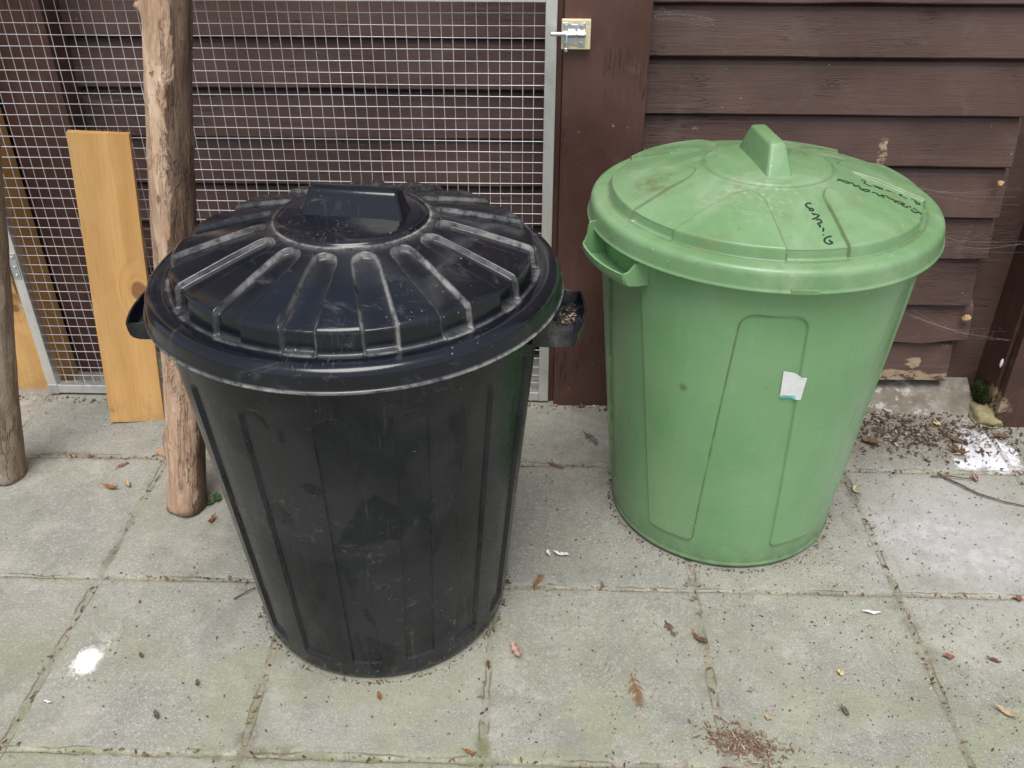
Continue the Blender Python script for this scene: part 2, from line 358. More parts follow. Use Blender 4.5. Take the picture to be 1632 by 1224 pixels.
X0, Y0, SL = -.885, .958, .4032          # paving grid: one joint crossing, slab pitch
def mat_paving():
    b = Mat('concrete_paving'); v = b.pos()
    wv = b.node('ShaderNodeVectorMath', {0: b.noisec(v, 26, 3), 1: (.5,.5,.5)}, operation='SUBTRACT').outputs[0]
    wv = b.node('ShaderNodeVectorMath', {0: wv, 1: (.009,.009,0)}, operation='MULTIPLY').outputs[0]
    vv = b.node('ShaderNodeVectorMath', {0: v, 1: wv}, operation='ADD').outputs[0]
    x = b.sep(vv); px = b.sep(v)
    def jd(a, o): # distance to the nearest joint
        t = b.mth('DIVIDE', b.mth('SUBTRACT', a, o), SL)
        return b.mul(b.mth('ABSOLUTE', b.mth('SUBTRACT', t, b.mth('ROUND', t))), SL)
    dx = jd(x[0], X0); dy = jd(x[1], Y0)
    wj = b.ss(b.noise(v, 7, 3), .25, .75, .45, 1.35)
    jx = b.ss(b.mth('DIVIDE', dx, wj), .0075, .0020); jy = b.ss(b.mth('DIVIDE', dy, wj), .0075, .0020)
    joint = b.mx(jx, jy)
    near = b.mx(b.ss(dx, .055, .0), b.ss(dy, .05, .0))
    # slab tone
    t1 = b.mth('FLOOR', b.mth('DIVIDE', b.mth('SUBTRACT', px[0], X0), SL)); t2 = b.mth('FLOOR', b.mth('DIVIDE', b.mth('SUBTRACT', px[1], Y0), SL))
    cell = b.node('ShaderNodeCombineXYZ', {0: t1, 1: t2}).outputs[0]
    wn = b.node('ShaderNodeTexWhiteNoise', {'Vector': cell}).outputs['Value']
    big = b.noise(v, 3.6, 5, .62, .4); mid = b.noise(v, 17, 5, .68); grit = b.noise(v, 190, 3, .7)
    base = b.mix(b.ss(big, .32, .70), (.250,.245,.212), (.365,.358,.312))
    base = b.mix(b.mul(b.ss(mid, .45, .72), .55), base, (.225,.222,.200))
    base = b.mix(b.mul(b.ss(b.noise(v, 42, 5, .75), .50, .68), .40), base, (.47,.46,.42))
    base = b.mix(b.mul(b.ss(b.noise(b.map(v, loc=(3,1,0)), 55, 5, .75), .54, .70), .40), base, (.19,.185,.165))
    base = b.mix(b.ss(wn, 0, 1, 0, .30), base, (.27,.275,.27))
    base = b.mix(b.mul(b.ss(grit, .50, .66), .42), base, (.52,.51,.455))
    base = b.mix(b.mul(b.ss(b.noise(v, 330, 2, .7), .52, .66), .42), base, (.17,.158,.13))
    base = b.mix(b.mul(b.ss(b.noise(b.map(v, loc=(5,2,0)), 260, 2, .7), .57, .68), .40), base, (.60,.59,.54))
    blot = b.mx(b.ss(b.noise(b.map(v, loc=(7,4,0)), 4.2, 6, .66, .9), .52, .64), b.mul(b.ss(b.noise(b.map(v, loc=(1,9,0)), 8.5, 6, .7, .6), .54, .64), .8))
    base = b.mix(b.mul(blot, .38), base, (.185,.182,.150))
    pale = b.ss(b.noise(b.map(v, loc=(2,3,0)), 5.0, 6, .68, .7), .54, .68)
    base = b.mix(b.mul(pale, .34), base, (.52,.50,.45))
    base = b.mix(b.mul(b.ss(b.noise(v, 120, 3, .7), .60, .72), .50), base, (.20,.19,.17))
    # green algae: more towards the open side and along joints
    frontm = b.ss(px[1], 1.42, .85)
    alg = b.mul(b.ss(b.noise(v, 5.5, 5, .65, .7), .40, .68), b.mth('ADD', b.mul(frontm, .75), .16))
    alg = b.mx(alg, b.mul(near, b.ss(b.noise(v, 8, 4, .65), .42, .66), b.mth('ADD', b.mul(frontm, .65), .18)))
    base = b.mix(b.mul(alg, .8), base, b.mix(mid, (.235,.265,.145), (.325,.35,.215)))
    # lime bloom, spilled paint and small white patches
    lav = b.spot(v, (.95,1.55,0), .33, .9, .35, 6)
    base = b.mix(b.mul(lav, .55), base, (.47,.465,.48))
    lime = b.mx(b.spot(v, (.86,1.56,0), .17, .9, .20, 12, (.8,1.5,1)), b.spot(v, (.93,1.47,0), .16, .9, .18, 14, (.8,1.8,1)))
    base = b.mix(b.mul(lime, b.ss(b.noise(v, 35, 5, .7), .38, .66), .48), base, (.62,.62,.66))
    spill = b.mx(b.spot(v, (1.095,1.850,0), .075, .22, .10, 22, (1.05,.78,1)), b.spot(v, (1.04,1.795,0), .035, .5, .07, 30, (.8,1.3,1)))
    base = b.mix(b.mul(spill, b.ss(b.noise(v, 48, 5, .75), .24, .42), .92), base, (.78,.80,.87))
    wl = b.mul(b.spot(v, (.87,2.02,0), .12, .7, .10, 30, (.8,2.2,1)), b.ss(b.noise(v, 50, 4, .7), .45, .6))
    base = b.mix(b.mul(wl, .3), base, (.55,.55,.55))
    patch = b.mx(b.spot(v, (-.8207,1.146,0), .030, .42, .030, 60, (1,.78,1)), b.mul(b.spot(v, (-.815,1.150,0), .060, .9, .02, 60, (1,.8,1)), b.specks(v, 150, .42, .35, 2.)))  # white patch with scattered white specks, front left slab
    patch2 = b.mul(b.spot(v, (-.80,1.185,0), .045, .9, .05, 40, (1.6,.7,1)), b.ss(b.noise(v, 60, 4, .7), .4, .65))
    dirt = b.mul(b.spot(v, (.90,1.93,0), .30, .9, .22, 12, (.75,1.6,1)), b.ss(b.noise(v, 30, 5, .7), .28, .6))
    base = b.mix(b.mul(dirt, .72), base, (.145,.115,.09))
    wall = b.mul(b.ss(px[1], 1.90, 2.05), b.ss(b.noise(v, 14, 4, .65), .35, .65))
    base = b.mix(b.mul(wall, .45), base, (.17,.15,.125))
    dk = b.mx(b.specks(v, 62, .12, .20), b.specks(v, 120, .18, .15, 3.))
    base = b.mix(b.mul(dk, .55), base, (.11,.085,.062))
    lt = b.specks(v, 100, .15, .10, 8.)
    base = b.mix(b.mul(lt, .6), base, (.66,.64,.60))
    # dirt and moss spread beside some joints
    side = b.mul(b.mx(b.ss(dx, .030, .004), b.ss(dy, .026, .004)), b.ss(b.noise(v, 3.7, 3, .6), .50, .64), b.ss(b.noise(v, 38, 5, .75), .38, .58))
    base = b.mix(b.mul(side, .80), base, b.mix(b.ss(b.noise(v, 5, 2), .42, .58), (.135,.105,.075), (.15,.165,.075)))
    # joints: sandy, mossy, or full of brown needles
    jn = b.noise(v, 4.5, 3, .5); jf = b.noise(v, 95, 3, .7)
    jc = b.mix(b.ss(jf, .35, .65), (.27,.245,.17), (.48,.45,.345))
    jc = b.mix(b.ss(jn, .50, .58), jc, b.mix(jf, (.13,.11,.08), (.28,.24,.18)))
    jc = b.mix(b.mul(b.ss(b.noise(v, 7, 3), .50, .62), b.mth('ADD', b.mul(frontm, .7), .15)), jc, (.16,.20,.06))
    jc = b.mix(b.mul(jx, b.ss(jf, .35, .6), .5), jc, (.17,.155,.11))
    base = b.mix(b.mul(joint, b.ss(b.noise(v, 11, 4, .6), .32, .66, .18, .80)), base, jc)
    edge = b.mx(b.ss(b.mth('ABSOLUTE', b.mth('SUBTRACT', dx, b.mul(wj, .0068))), .0022, .0008), b.ss(b.mth('ABSOLUTE', b.mth('SUBTRACT', dy, b.mul(wj, .0068))), .0022, .0008))
    base = b.mix(b.mul(edge, b.ss(b.noise(v, 12, 3), .44, .58), .62), base, (.10,.088,.068))
    base = b.mix(b.mul(patch2, .5), base, (.62,.61,.58)); base = b.mix(patch, base, (.84,.84,.83))
    h = b.mth('ADD', b.mth('ADD', b.mul(grit, .55), b.mul(mid, .6)), b.mul(joint, b.mth('SUBTRACT', jf, .9), .9))
    return b.done(base, b.ss(mid, .3, .7, .78, .92), b.bump(h, .60, .0035), spec=.25)

# ------------------------------------------------------------------ ground: one sheet, fine near the camera
def axis(a, b, st, far):
    core = np.arange(a, b+1e-6, st)
    out = []; d = st
    t = 0
    while t < far: d *= 1.35; t += d; out.append(t)
    out = np.array(out)
    return np.concatenate([a-out[::-1], core, b+out])
def ground_height(X, Y):
    tx = (X-X0)/SL; ty = (Y-Y0)/SL
    cx = np.floor(tx).astype(int); cy = np.floor(ty).astype(int)
    h1 = _T[cx % 64, cy % 64, 5]-.5; h2 = _T[cx % 64, cy % 64, 9]-.5; h3 = _T[cx % 64, cy % 64, 13]-.5
    slab = .0022*h1 + (tx-cx-.5)*.003*h2 + (ty-cy-.5)*.003*h3
    d = np.minimum(np.abs(tx-np.round(tx)), np.abs(ty-np.round(ty)))*SL
    d = d+.0012*vn(X*45, Y*45, 0*X+.3)
    z = slab*sst(.002, .010, d)-.0034*(1-sst(.002, .0090, d))
    z = z+.0007*fbm(X*25, Y*25, 0*X, 3)
    return z
xs = axis(-1.55, 1.45, .0052, 70); ys = axis(.80, 2.12, .0052, 70)
gx, gy = np.meshgrid(xs, ys)
inside = (np.abs(gx) < 8) & (np.abs(gy) < 8)
gz = np.where(inside, ground_height(gx, gy), 0)-.001
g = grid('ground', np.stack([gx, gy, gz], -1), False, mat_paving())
g['kind'] = 'structure'

# ------------------------------------------------------------------ brown shed
wears = [((.768,2.06,.672), .020, .04, 40, (1.5,1,.6)), ((.965,2.06,.118), .022, .04, 40, (1,1,1.5)), ((1.01,2.06,.078), .05, .05, 30, (.6,1,4)),
         ((.341,2.06,.716), .013, .02, 80, (.6,1,1.6)), ((.90,2.06,.078), .09, .07, 30, (.6,1,4)), ((1.04,2.06,.17), .02, .03, 60, (1,1,1))]
M_board = mat_brown('brown_painted_weatherboard', 'x', wears)
M_rear = mat_brown('brown_painted_weatherboard_rear', 'x', (), 1.0)
M_post = mat_brown('brown_painted_post', 'z', (), .92, (1.10,.93,.86))
M_post2 = mat_brown('brown_painted_corner', 'z', [((1.15,1.99,.05), .05, .05, 40, (1,1,1))], .74, (1.06,.92,.86))
LIPS = [.065,.177,.284,.410,.514,.635,.752,.872,.982,1.094,1.21,1.326,1.44,1.556,1.67,1.79,1.905,2.02]
def boards(name, x0, x1, Yf, parent, m, ends=True, seed=0, lowest=0):
    V = []; F = []; nx = int((x1-x0)/.012)+1
    for k, z0 in enumerate(LIPS):
        zt = (LIPS[k+1] if k+1 < len(LIPS) else z0+.115)+.012
        r = random.Random(seed+k)
        xa = x0; xb = x1+(r.uniform(-.007,.008) if ends else 0)
        if ends and 1 <= k <= 8: xb += {1:.012,2:.004,3:.012,4:.004,5:-.004,6:0,7:-.005,8:-.008}[k]
        X = np.linspace(xa, xb, nx)
        amp = .0013 if not (ends and k == 1) else .006
        wz = amp*fbm(X*6, X*0+k*3.7+seed, X*0, 3)+(r.uniform(-.002,.002))
        wy = .0016*fbm(X*4, X*0+k*5.1+seed, X*0+2, 2)
        if ends and k == 1: wz = wz+np.where(X > .96, .010*sst(.96, 1.05, X), 0)
        prof = [(.003,0),(0,.003),(.004,.03),(.0095,.065),(.0135,zt-z0-.034),(.019,zt-z0-.022),(.037,zt-z0-.010),(.040,zt-z0),(.044,zt-z0),(.026,0)]
        base = len(V)
        for i in range(nx):
            for (py, pz) in prof:
                zz = z0+pz+wz[i]*(1 if pz < .05 else .25)
                V.append((X[i], Yf+py+wy[i], zz))
        n = len(prof)
        for i in range(nx-1):
            for q in range(n):
                F.append((base+i*n+q, base+i*n+(q+1) % n, base+(i+1)*n+(q+1) % n, base+(i+1)*n+q))
        F.append(tuple(base+q for q in range(n))); F.append(tuple(base+(nx-1)*n+n-1-q for q in range(n)))
    me = bpy.data.meshes.new(name); me.from_pydata(V, [], F); me.update()
    bm = bmesh.new(); bm.from_mesh(me); bmesh.ops.recalc_face_normals(bm, faces=bm.faces); bm.to_mesh(me); bm.free()
    return link(name, me, m, parent)
shed = thing('shed', 'brown painted timber shed clad in overlapping weatherboards behind both bins', 'shed', (0,0,0))
boards('cladding', .215, 1.062, 2.060, shed, M_board, True, 1)
boards('cladding', -1.118, .20, 2.232, shed, M_rear, False, 40)
boards('cladding', -2.8, -1.264, 2.232, shed, M_rear, False, 80)
boards('cladding', 1.312, 2.6, 2.010, shed, M_board, False, 120)
box_obj('wall_core', -2.8, 2.6, 2.30, 2.36, -.02, 2.14, M_rear, shed, 0)
box_obj('wall_core', .215, 1.158, 2.099, 2.13, -.02, 2.14, M_rear, shed, 0)
box_obj('corner_board', -1.262, -1.112, 2.150, 2.290, -.01, 2.14, M_post, shed, .003)
# concrete footing
u = np.linspace(.20, 1.13, 120); w = np.linspace(0, 1, 16)
U, W = np.meshgrid(u, w)
FY = 2.105-.115*W**.9; FZ = .058*(1-W)**1.15
nz = fbm(U*11, W*3, U*0, 4)
FZ = FZ+.006*nz*np.sin(np.pi*np.clip(W,.03,.97))-.004*W; FY = FY-.010*vn(U*7, W*2, U*0+4)*W
bf = Mat('footing_concrete'); fv = bf.pos()
fc = bf.mix(bf.ss(bf.noise(fv, 11, 5, .68), .35, .66), (.17,.15,.122), (.30,.28,.245))
fc = bf.mix(bf.mul(bf.ss(bf.noise(bf.map(fv, (1,1,2)), 26, 5, .72), .52, .62), bf.spot(fv, (.88,2.04,.02), .16, .6, .1, 20, (.8,1,1)), .6), fc, (.55,.54,.52))
fc = bf.mix(bf.mul(bf.ss(bf.noise(fv, 20, 4), .52, .68), .6), fc, (.15,.12,.095))
fc = bf.mix(bf.specks(fv, 70, .2, .2), fc, (.06,.05,.04))
M_foot = bf.done(fc, .9, bf.bump(bf.noise(fv, 80, 4, .7), .5, .004), spec=.2)
grid('footing', np.stack([U, FY, FZ], -1), False, M_foot, shed, flip=True)

# ------------------------------------------------------------------ brown latch post
M_zinc = mat_metal('zinc_steel', (.62,.65,.68), .34, .2)
M_alu = mat_metal('mill_aluminium', (.88,.89,.89), .36, .22)
M_hole = mat_plain('dark_recess', (.02,.018,.016), (.03,.026,.022))
M_pale = mat_plain('pale_wood_block', (.66,.55,.36), (.80,.70,.50), 30, .8, .3, .3, (1,1,6))
post = thing('gate_post', 'wide brown painted post with a zinc slide bolt, between mesh gate and green bin', 'post', (.135,2.02,0))
bm = bmesh.new(); box(bm, -.089, .092, 0, .055, -.004, 2.12); finish('post_board', bm, M_post, post, .0025)
box_obj('rebate_strip', -.120, -.0895, .020, .150, -.004, 2.12, M_post, post, .002)
box_obj('back_board', -.088, .079, .056, .230, -.004, 2.12, M_post, post, .002)
bm = bmesh.new(); tube_bm(bm, [(.045,.001,.245),(.045,-.0012,.245)], .0075, 14); finish('screw_plug', bm, M_post, post, .0005)
blk = box_obj('packing_block', -.094, -.034, -.016, -.0005, .8995, .9575, M_pale, post, .0012)
# bolt plate with shaped edges
bm = bmesh.new()
out = [(-.026,-.0235),(-.018,-.0235),(-.010,-.019),(.002,-.0205),(.010,-.0235),(.0205,-.0235),(.0205,-.009),(.0205,.009),(.0205,.0235),(.012,.0235),(.004,.0195),(-.008,.0205),(-.016,.0235),(-.026,.0235),(-.026,.009),(-.026,-.009)]
fr = [bm.verts.new((x,0,z)) for x, z in out]; bk = [bm.verts.new((x,.0018,z)) for x, z in out]
bm.faces.new(fr); bm.faces.new(bk[::-1])
for i in range(len(out)): j = (i+1) % len(out); bm.faces.new((fr[i], bk[i], bk[j], fr[j]))
bmesh.ops.recalc_face_normals(bm, faces=bm.faces)
plate = finish('bolt_plate', bm, M_zinc, post, .0004, 1); plate.location = (-.066,-.0182,.9290)
for (sx, sz) in ((-.0185,.0165),(.0135,.0165),(.0135,-.0165),(-.0185,-.0165)):
    bm = bmesh.new(); tube_bm(bm, [(sx,0,sz),(sx,-.0014,sz),(sx,-.002,sz)], [.0046,.0042,.0026], 14)
    box(bm, sx-.0024, sx+.0024, -.0022, -.0018, sz-.0004, sz+.0004); box(bm, sx-.0004, sx+.0004, -.0022, -.0018, sz-.0024, sz+.0024)
    sc = finish('screw', bm, M_zinc, plate)
cyl_obj('slide_bolt', (-.1165,-.0245,.9315), (-.0440,-.0245,.9315), .0042, M_zinc, post, 16, .0012)
bm = bmesh.new()
for xc in (-.074,-.054): 
    pts = [(xc, -.0182+.0005, .9315-.009), (xc, -.0245, .9315-.0062), (xc, -.0297, .9315), (xc, -.0245, .9315+.0062), (xc, -.0177, .9315+.009)]
    for a in range(4):
        p, q = pts[a], pts[a+1]; w2 = .0075
        vs = [bm.verts.new((p[0]-w2,p[1],p[2])), bm.verts.new((p[0]+w2,p[1],p[2])), bm.verts.new((q[0]+w2,q[1],q[2])), bm.verts.new((q[0]-w2,q[1],q[2]))]
        bm.faces.new(vs)
bmesh.ops.remove_doubles(bm, verts=bm.verts, dist=.0001)
o = finish('bolt_keeper', bm, M_zinc, post); md = o.modifiers.new('s', 'SOLIDIFY'); md.thickness = .0012
bm = bmesh.new(); tube_bm(bm, [(-.0835,-.0280,.9305),(-.0835,-.031,.918),(-.0840,-.031,.906),(-.0843,-.031,.9045),(-.0845,-.031,.8985)], [.0021,.0021,.0021,.0036,.0034], 12)
finish('bolt_knob', bm, M_zinc, post)

# ------------------------------------------------------------------ mesh gate
gate = thing('mesh_gate', 'wire mesh gate in an aluminium frame standing behind the black bin', 'gate', (-1.290,2.030,0))
GW = 1.322
def bar(name, *a): return box_obj(name, *a, M_alu, gate, .0012)
bar('frame_stile', 0, .0245, 0, .025, .004, 1.95)
bar('frame_stile', GW-.0245, GW, 0, .025, .004, 1.95)
bar('frame_rail', .025, GW-.025, .0008, .0245, .005, .029)
bar('frame_rail', .025, GW-.025, .0008, .0245, .986, 1.011)
bar('frame_rail', .025, GW-.025, .0008, .0245, 1.925, 1.949)
# corner joint caps
M_cap = mat_metal('bright_aluminium', (.66,.68,.70), .36, .12)
box_obj('corner_bracket', -.0006, .0251, -.0008, .012, .003, .030, M_cap, gate, .0006)
V = []; F = []
def wire(p0, p1, wob, seed):
    n = 14; d = Vector(p1)-Vector(p0)
    pts = []
    for i in range(n+1):
        t = i/n; p = Vector(p0)+d*t
        s = seed*3.1+t*5
        p += Vector((wob*math.sin(s*2.3+seed), wob*1.6*math.sin(s*1.3+seed*.4), wob*math.sin(s*1.9+seed*1.7)))
        pts.append(p)
    v, f, c = tube_arrays(pts, .00092, 6)
    o = len(V); V.extend(v); F.extend([tuple(o+i for i in q) for q in f])
PW = .0247; ph = .0155
for i in range(53):
    x = ph+i*PW
    if .012 < x < GW-.012: wire((x,.0225,.012), (x,.0225,1.94), .0007, i)
for k in range(79):
    z = .0225+k*PW
    if z < 1.94: wire((.012,.0211,z), (GW-.012,.0211,z), .0006, 100+k)
me = bpy.data.meshes.new('wire_mesh'); me.from_pydata(V, [], F); me.update()
for p in me.polygons: p.use_smooth = True
bw = Mat('galvanised_wire'); M_wire = bw.done(bw.mix(bw.ss(bw.noise(bw.pos(), 9, 3), .35, .65), (.52,.52,.56), (.70,.70,.75)), .45, metal=.4)
link('wire_mesh', me, M_wire, gate)
# hinge
bm = bmesh.new(); box(bm, .0035, .0215, -.0022, -.0003, .338, .408); hin = finish('hinge_leaf', bm, M_zinc, gate, .0006)
for zz in (.349,.371,.397):
    bm = bmesh.new(); tube_bm(bm, [(.0125,-.0022,zz),(.0125,-.0042,zz),(.0125,-.0050,zz)], [.0046,.0042,.002], 12); finish('screw', bm, M_zinc, hin)
cyl_obj('hinge_knuckle', (-.006,-.006,.336), (-.006,-.006,.409), .0052, M_zinc, gate, 14, .001)
box_obj('hinge_leaf', -.034, -.010, -.0045, -.0025, .338, .408, M_zinc, gate, .0006)

# ------------------------------------------------------------------ yellow softwood post at the hinge side
yp = thing('softwood_post', 'yellow softwood post that carries the mesh gate hinge, at the left edge', 'post', (-1.40,2.057,0))
M_yel = mat_softwood('yellow_softwood', [((.072,-.002,.242), .012)], shade=.92)
box_obj('board', -.22, .1345, 0, .091, -.003, 2.0, M_yel, yp, .002)
box_obj('packing_block', -.22, .100, -.021, -.0006, .293, 1.95, M_yel, yp, .002)
bm = bmesh.new(); tube_bm(bm, [(.092,.001,.25),(.092,-.0015,.25),(.092,-.0022,.25)], [.0055,.005,.003], 14); finish('screw', bm, M_zinc, yp)

# ------------------------------------------------------------------ boxed post on the right
cp = thing('corner_post', 'dark brown boxed post at the right edge with moss at its foot', 'post', (1.150,1.960,0))
bm = bmesh.new(); box(bm, 0, .020, .028, .150, .03, 2.12); side = finish('side_board', bm, M_post2, cp, .002)
box_obj('core', .0215, .14, .024, .150, .0, 2.12, M_post2, cp, .001)
box_obj('front_board', .006, .16, -.003, .021, -.003, 2.12, M_post2, cp, .002)
bm = bmesh.new(); tube_bm(bm, [(.001,.075,.515),(-.0012,.075,.515)], .009, 14); finish('screw_plug', bm, M_post2, cp, .0006)

# stone wedge and moss at its foot
def blob(name, n, rx, ry, rz, seed, m, parent=None, loc=(0,0,0), rough=.25, flat=False, freq=2.0):
    bm = bmesh.new(); bmesh.ops.create_icosphere(bm, subdivisions=n, radius=1)
    P = np.array([v.co[:] for v in bm.verts])
    d = 1+rough*fbm(P[:,0]*freq+seed, P[:,1]*freq, P[:,2]*freq+seed*.3, 4)
    for v, k in zip(bm.verts, d):
        v.co = Vector((v.co.x*rx*k, v.co.y*ry*k, v.co.z*rz*k))
        if flat and v.co.z < 0: v.co.z *= .1
    o = finish(name, bm, m, parent, smooth=True); o.location = loc; return o
M_stone = mat_plain('mossy_stone', (.22,.19,.10), (.34,.31,.19), 38, .9, .6)
M_moss = mat_plain('moss', (.012,.022,.008), (.045,.07,.02), 90, .95, 1.0, .1)
st = tag(blob('stone', 4, .040, .060, .030, 3, M_stone, None, (1.150,2.000,.003), .16, True), 'pale yellowish stone wedged under the mossy foot of the dark corner post', 'stone')
mr = random.Random(4); mbm = bmesh.new()
for k in range(900):
    d = Vector((mr.gauss(0,1), mr.gauss(0,1), mr.gauss(0,1))).normalized()
    q = 1+.25*float(vn(np.array(d.x*2.2+5), np.array(d.y*2.2), np.array(d.z*2.2)))
    p = Vector((d.x*.010*q, d.y*.038*q, d.z*.026*q)); l = mr.uniform(.003,.007)
    t1 = d.cross(Vector((.3,.2,1))).normalized()*.0013; t2 = d.cross(t1).normalized()*.0013
    tip = p+d*l+Vector((mr.gauss(0,.0015), mr.gauss(0,.0015), mr.gauss(0,.0015)+.001))
    a_ = [mbm.verts.new(p+t1), mbm.verts.new(p-t1*.5+t2), mbm.verts.new(p-t1*.5-t2), mbm.verts.new(tip)]
    for f in ((0,1,3),(1,2,3),(2,0,3)): mbm.faces.new([a_[i_] for i_ in f])
core = bmesh.ops.create_icosphere(mbm, subdivisions=3, radius=1)
for v_ in core['verts']:
    d = v_.co.normalized(); q = 1+.25*float(vn(np.array(d.x*2.2+5), np.array(d.y*2.2), np.array(d.z*2.2)))
    v_.co = Vector((d.x*.010*q, d.y*.038*q, d.z*.026*q))
ms = finish('moss', mbm, M_moss); ms.location = (1.140, 2.035, .050)
tag(ms, 'dark green moss cushion growing on the foot of the corner post', 'moss', kind='stuff')

# ------------------------------------------------------------------ leaning timber
def axes_obj(o, origin, ex, ez):
    ez = Vector(ez).normalized(); ex = Vector(ex); ex = (ex-ez*ex.dot(ez)).normalized(); ey = ez.cross(ex)
    o.matrix_world = Matrix(((ex.x,ey.x,ez.x,origin[0]),(ex.y,ey.y,ez.y,origin[1]),(ex.z,ey.z,ez.z,origin[2]),(0,0,0,1)))
M_plank = mat_softwood('sawn_plank', [((.044,-.011,.352), .022)], shade=1.0)
bm = bmesh.new()
nz_ = 40; hw = .0645; th = .011
ring = [(-hw,-th),(-hw*.35,-th),(hw*.35,-th),(hw,-th),(hw,th),(0,th),(-hw,th)]
vs = []
for i in range(nz_+1):
    z = .722*i/nz_
    row = []
    for (x, y) in ring:
        n1 = vn(np.array(x*9+3), np.array(z*7), np.array(y*30)); 
        row.append(bm.verts.new((x+.0012*float(n1), y+.0008*float(n1), z+(.0018*rng.uniform(-1,1) if i in (0, nz_) else 0))))
    vs.append(row)
for i in range(nz_):
    for q in range(len(ring)):
        q2 = (q+1) % len(ring); bm.faces.new((vs[i][q], vs[i][q2], vs[i+1][q2], vs[i+1][q]))
bm.faces.new(vs[0][::-1]); bm.faces.new(vs[-1])
pl = finish('plank', bm, M_plank)
axes_obj(pl, (-1.013,1.9215,.0005), (.126,.026,0), (.038,.0795,.716))
tag(pl, 'short yellow sawn plank leaning against the wire mesh, left of the barked pole', 'plank')
# splinters on its sawn top edge
bm = bmesh.new()
for k in range(26):
    x = rng.uniform(-hw, hw); y = rng.uniform(-th, th); l = rng.uniform(.003,.009); a = rng.uniform(-1.4,1.4)
    tube_bm(bm, [(x,y,.720),(x+l*.5*math.sin(a),y-.001,.721+l*.5*abs(math.cos(a))),(x+l*math.sin(a),y-.002,.721+l*abs(math.cos(a)))], [.0006,.0005,.0002], 4)
finish('splinter_fringe', bm, M_plank, pl)

def log(name, base, top, r0, r1, seed, m, label, knots, barkdir, bend=.01):
    L = (Vector(top)-Vector(base)).length
    n = 150; mm = 56
    s = np.linspace(0, L, n); a = np.linspace(0, 2*math.pi, mm, endpoint=False)
    S, A = np.meshgrid(s, a, indexing='ij')
    rad = r0+(r1-r0)*S/L
    rad = rad*(1+.075*fbm(np.cos(A)*1.2+seed, np.sin(A)*1.2, S*4.5, 3)+.034*fbm(np.cos(A)*3+seed, np.sin(A)*3, S*18, 4))
    for (ks, ka, kh, kw) in knots:
        da = np.angle(np.exp(1j*(A-ka)))*r0; ds = S-ks
        rad = rad+kh*np.exp(-(da**2+(ds*.75)**2)/(kw*kw))
    cx = bend*np.sin(S*4.1+seed)*np.sin(np.pi*np.clip(S/L,0,1))**.5; cy = bend*.7*np.cos(S*3.3+seed*2)*np.sin(np.pi*np.clip(S/L,0,1))**.5
    X = rad*np.cos(A)+cx; Y = rad*np.sin(A)+cy; Z = S.copy()
    Z[0] += .004*vn(np.cos(a)*4+seed, np.sin(a)*4, a*0); Z[-1] += .004*vn(np.cos(a)*4, np.sin(a)*4, a*0)
    bark = .33+.62*np.cos(A-barkdir)+.12*vn(S*3+seed, S*0, S*0)-.30*(1-sst(.25,.55,S))
    # cut ends
    def cap(i, z):
        rows = []
        for k in (.93,.6,.25,.02):
            rows.append(np.stack([X[i]*k+cx[i]*(1-k), Y[i]*k+cy[i]*(1-k), Z[i]*0+z+.0015*vn(a*3, a*0+k*9, a*0+seed)], -1))
        return rows
    P = np.stack([X, Y, Z], -1)
    lo = cap(0, -.001)[::-1]; hi = cap(-1, L+.001)
    P = np.concatenate([np.stack(lo), P, np.stack(hi)], 0)
    bk = np.concatenate([np.full((4,mm),.1), bark, np.full((4,mm),.1)], 0)
    o = grid(name, P, True, m, None, {'bark': bk})
    axes_obj(o, base, (1,0,0), Vector(top)-Vector(base))
    return o
M_log = mat_bark('peeling_bark', False); M_pole = mat_bark('grey_bark', True)
d1 = (Vector((-.692,1.800,1.028))-Vector((-.775,1.583,.001))).normalized()
lg = log('log_pole', (-.775,1.585,.001), Vector((-.775,1.585,.001))+d1*1.92, .0415, .0435, 2.0, M_log, '', [(.16,math.pi*1.02,.010,.014),(.90,-1.4,.006,.012),(.33,-1.7,.005,.010),(1.04,math.pi*.98,.014,.014),(.80,.1,.006,.012),(.62,3.0,.006,.011)], .10, .006)
tag(lg, 'peeling pale wooden pole with brown bark down one side, leaning beside the black bin', 'wooden pole')
# broken branch stubs
def stub(parent, M, s, ang, r, ln, rs, lift=.3):
    c = Vector((r*math.cos(ang), r*math.sin(ang), s)); d = Vector((math.cos(ang), math.sin(ang), lift)).normalized()
    bm = bmesh.new(); V_, F_, C_ = tube_arrays([c-d*.012, c+d*ln*.4, c+d*ln*.8, c+d*ln], [rs*1.35, rs*1.05, rs*.95, rs*.6], 10)
    vv = [bm.verts.new(Vector(p)+Vector((rng.uniform(-1,1),rng.uniform(-1,1),rng.uniform(-1,1)))*rs*.13) for p in V_]
    for f in list(F_)+list(C_): bm.faces.new([vv[i] for i in f])
    return finish('branch_stub', bm, M, parent, smooth=True)
stub(lg, M_log, .128, math.pi*1.05, .041, .022, .0085, .25)
stub(lg, M_log, 1.035, math.pi*.98, .044, .018, .008, .3)
d2 = (Vector((-1.151,1.755,.5713))-Vector((-1.2365,1.685,.001))).normalized()
lp = log('log_pole', (-1.2375,1.683,.001), Vector((-1.2375,1.683,.001))+d2*1.7, .0435, .040, 5.0, M_pole, '', [(.5,-1.2,.006,.014)], 2.4, .004)
tag(lp, 'grey brown wooden pole standing on the paving at the left edge', 'wooden pole')
for o in (lg, lp): o['group'] = 'wooden poles leaning on the mesh gate'

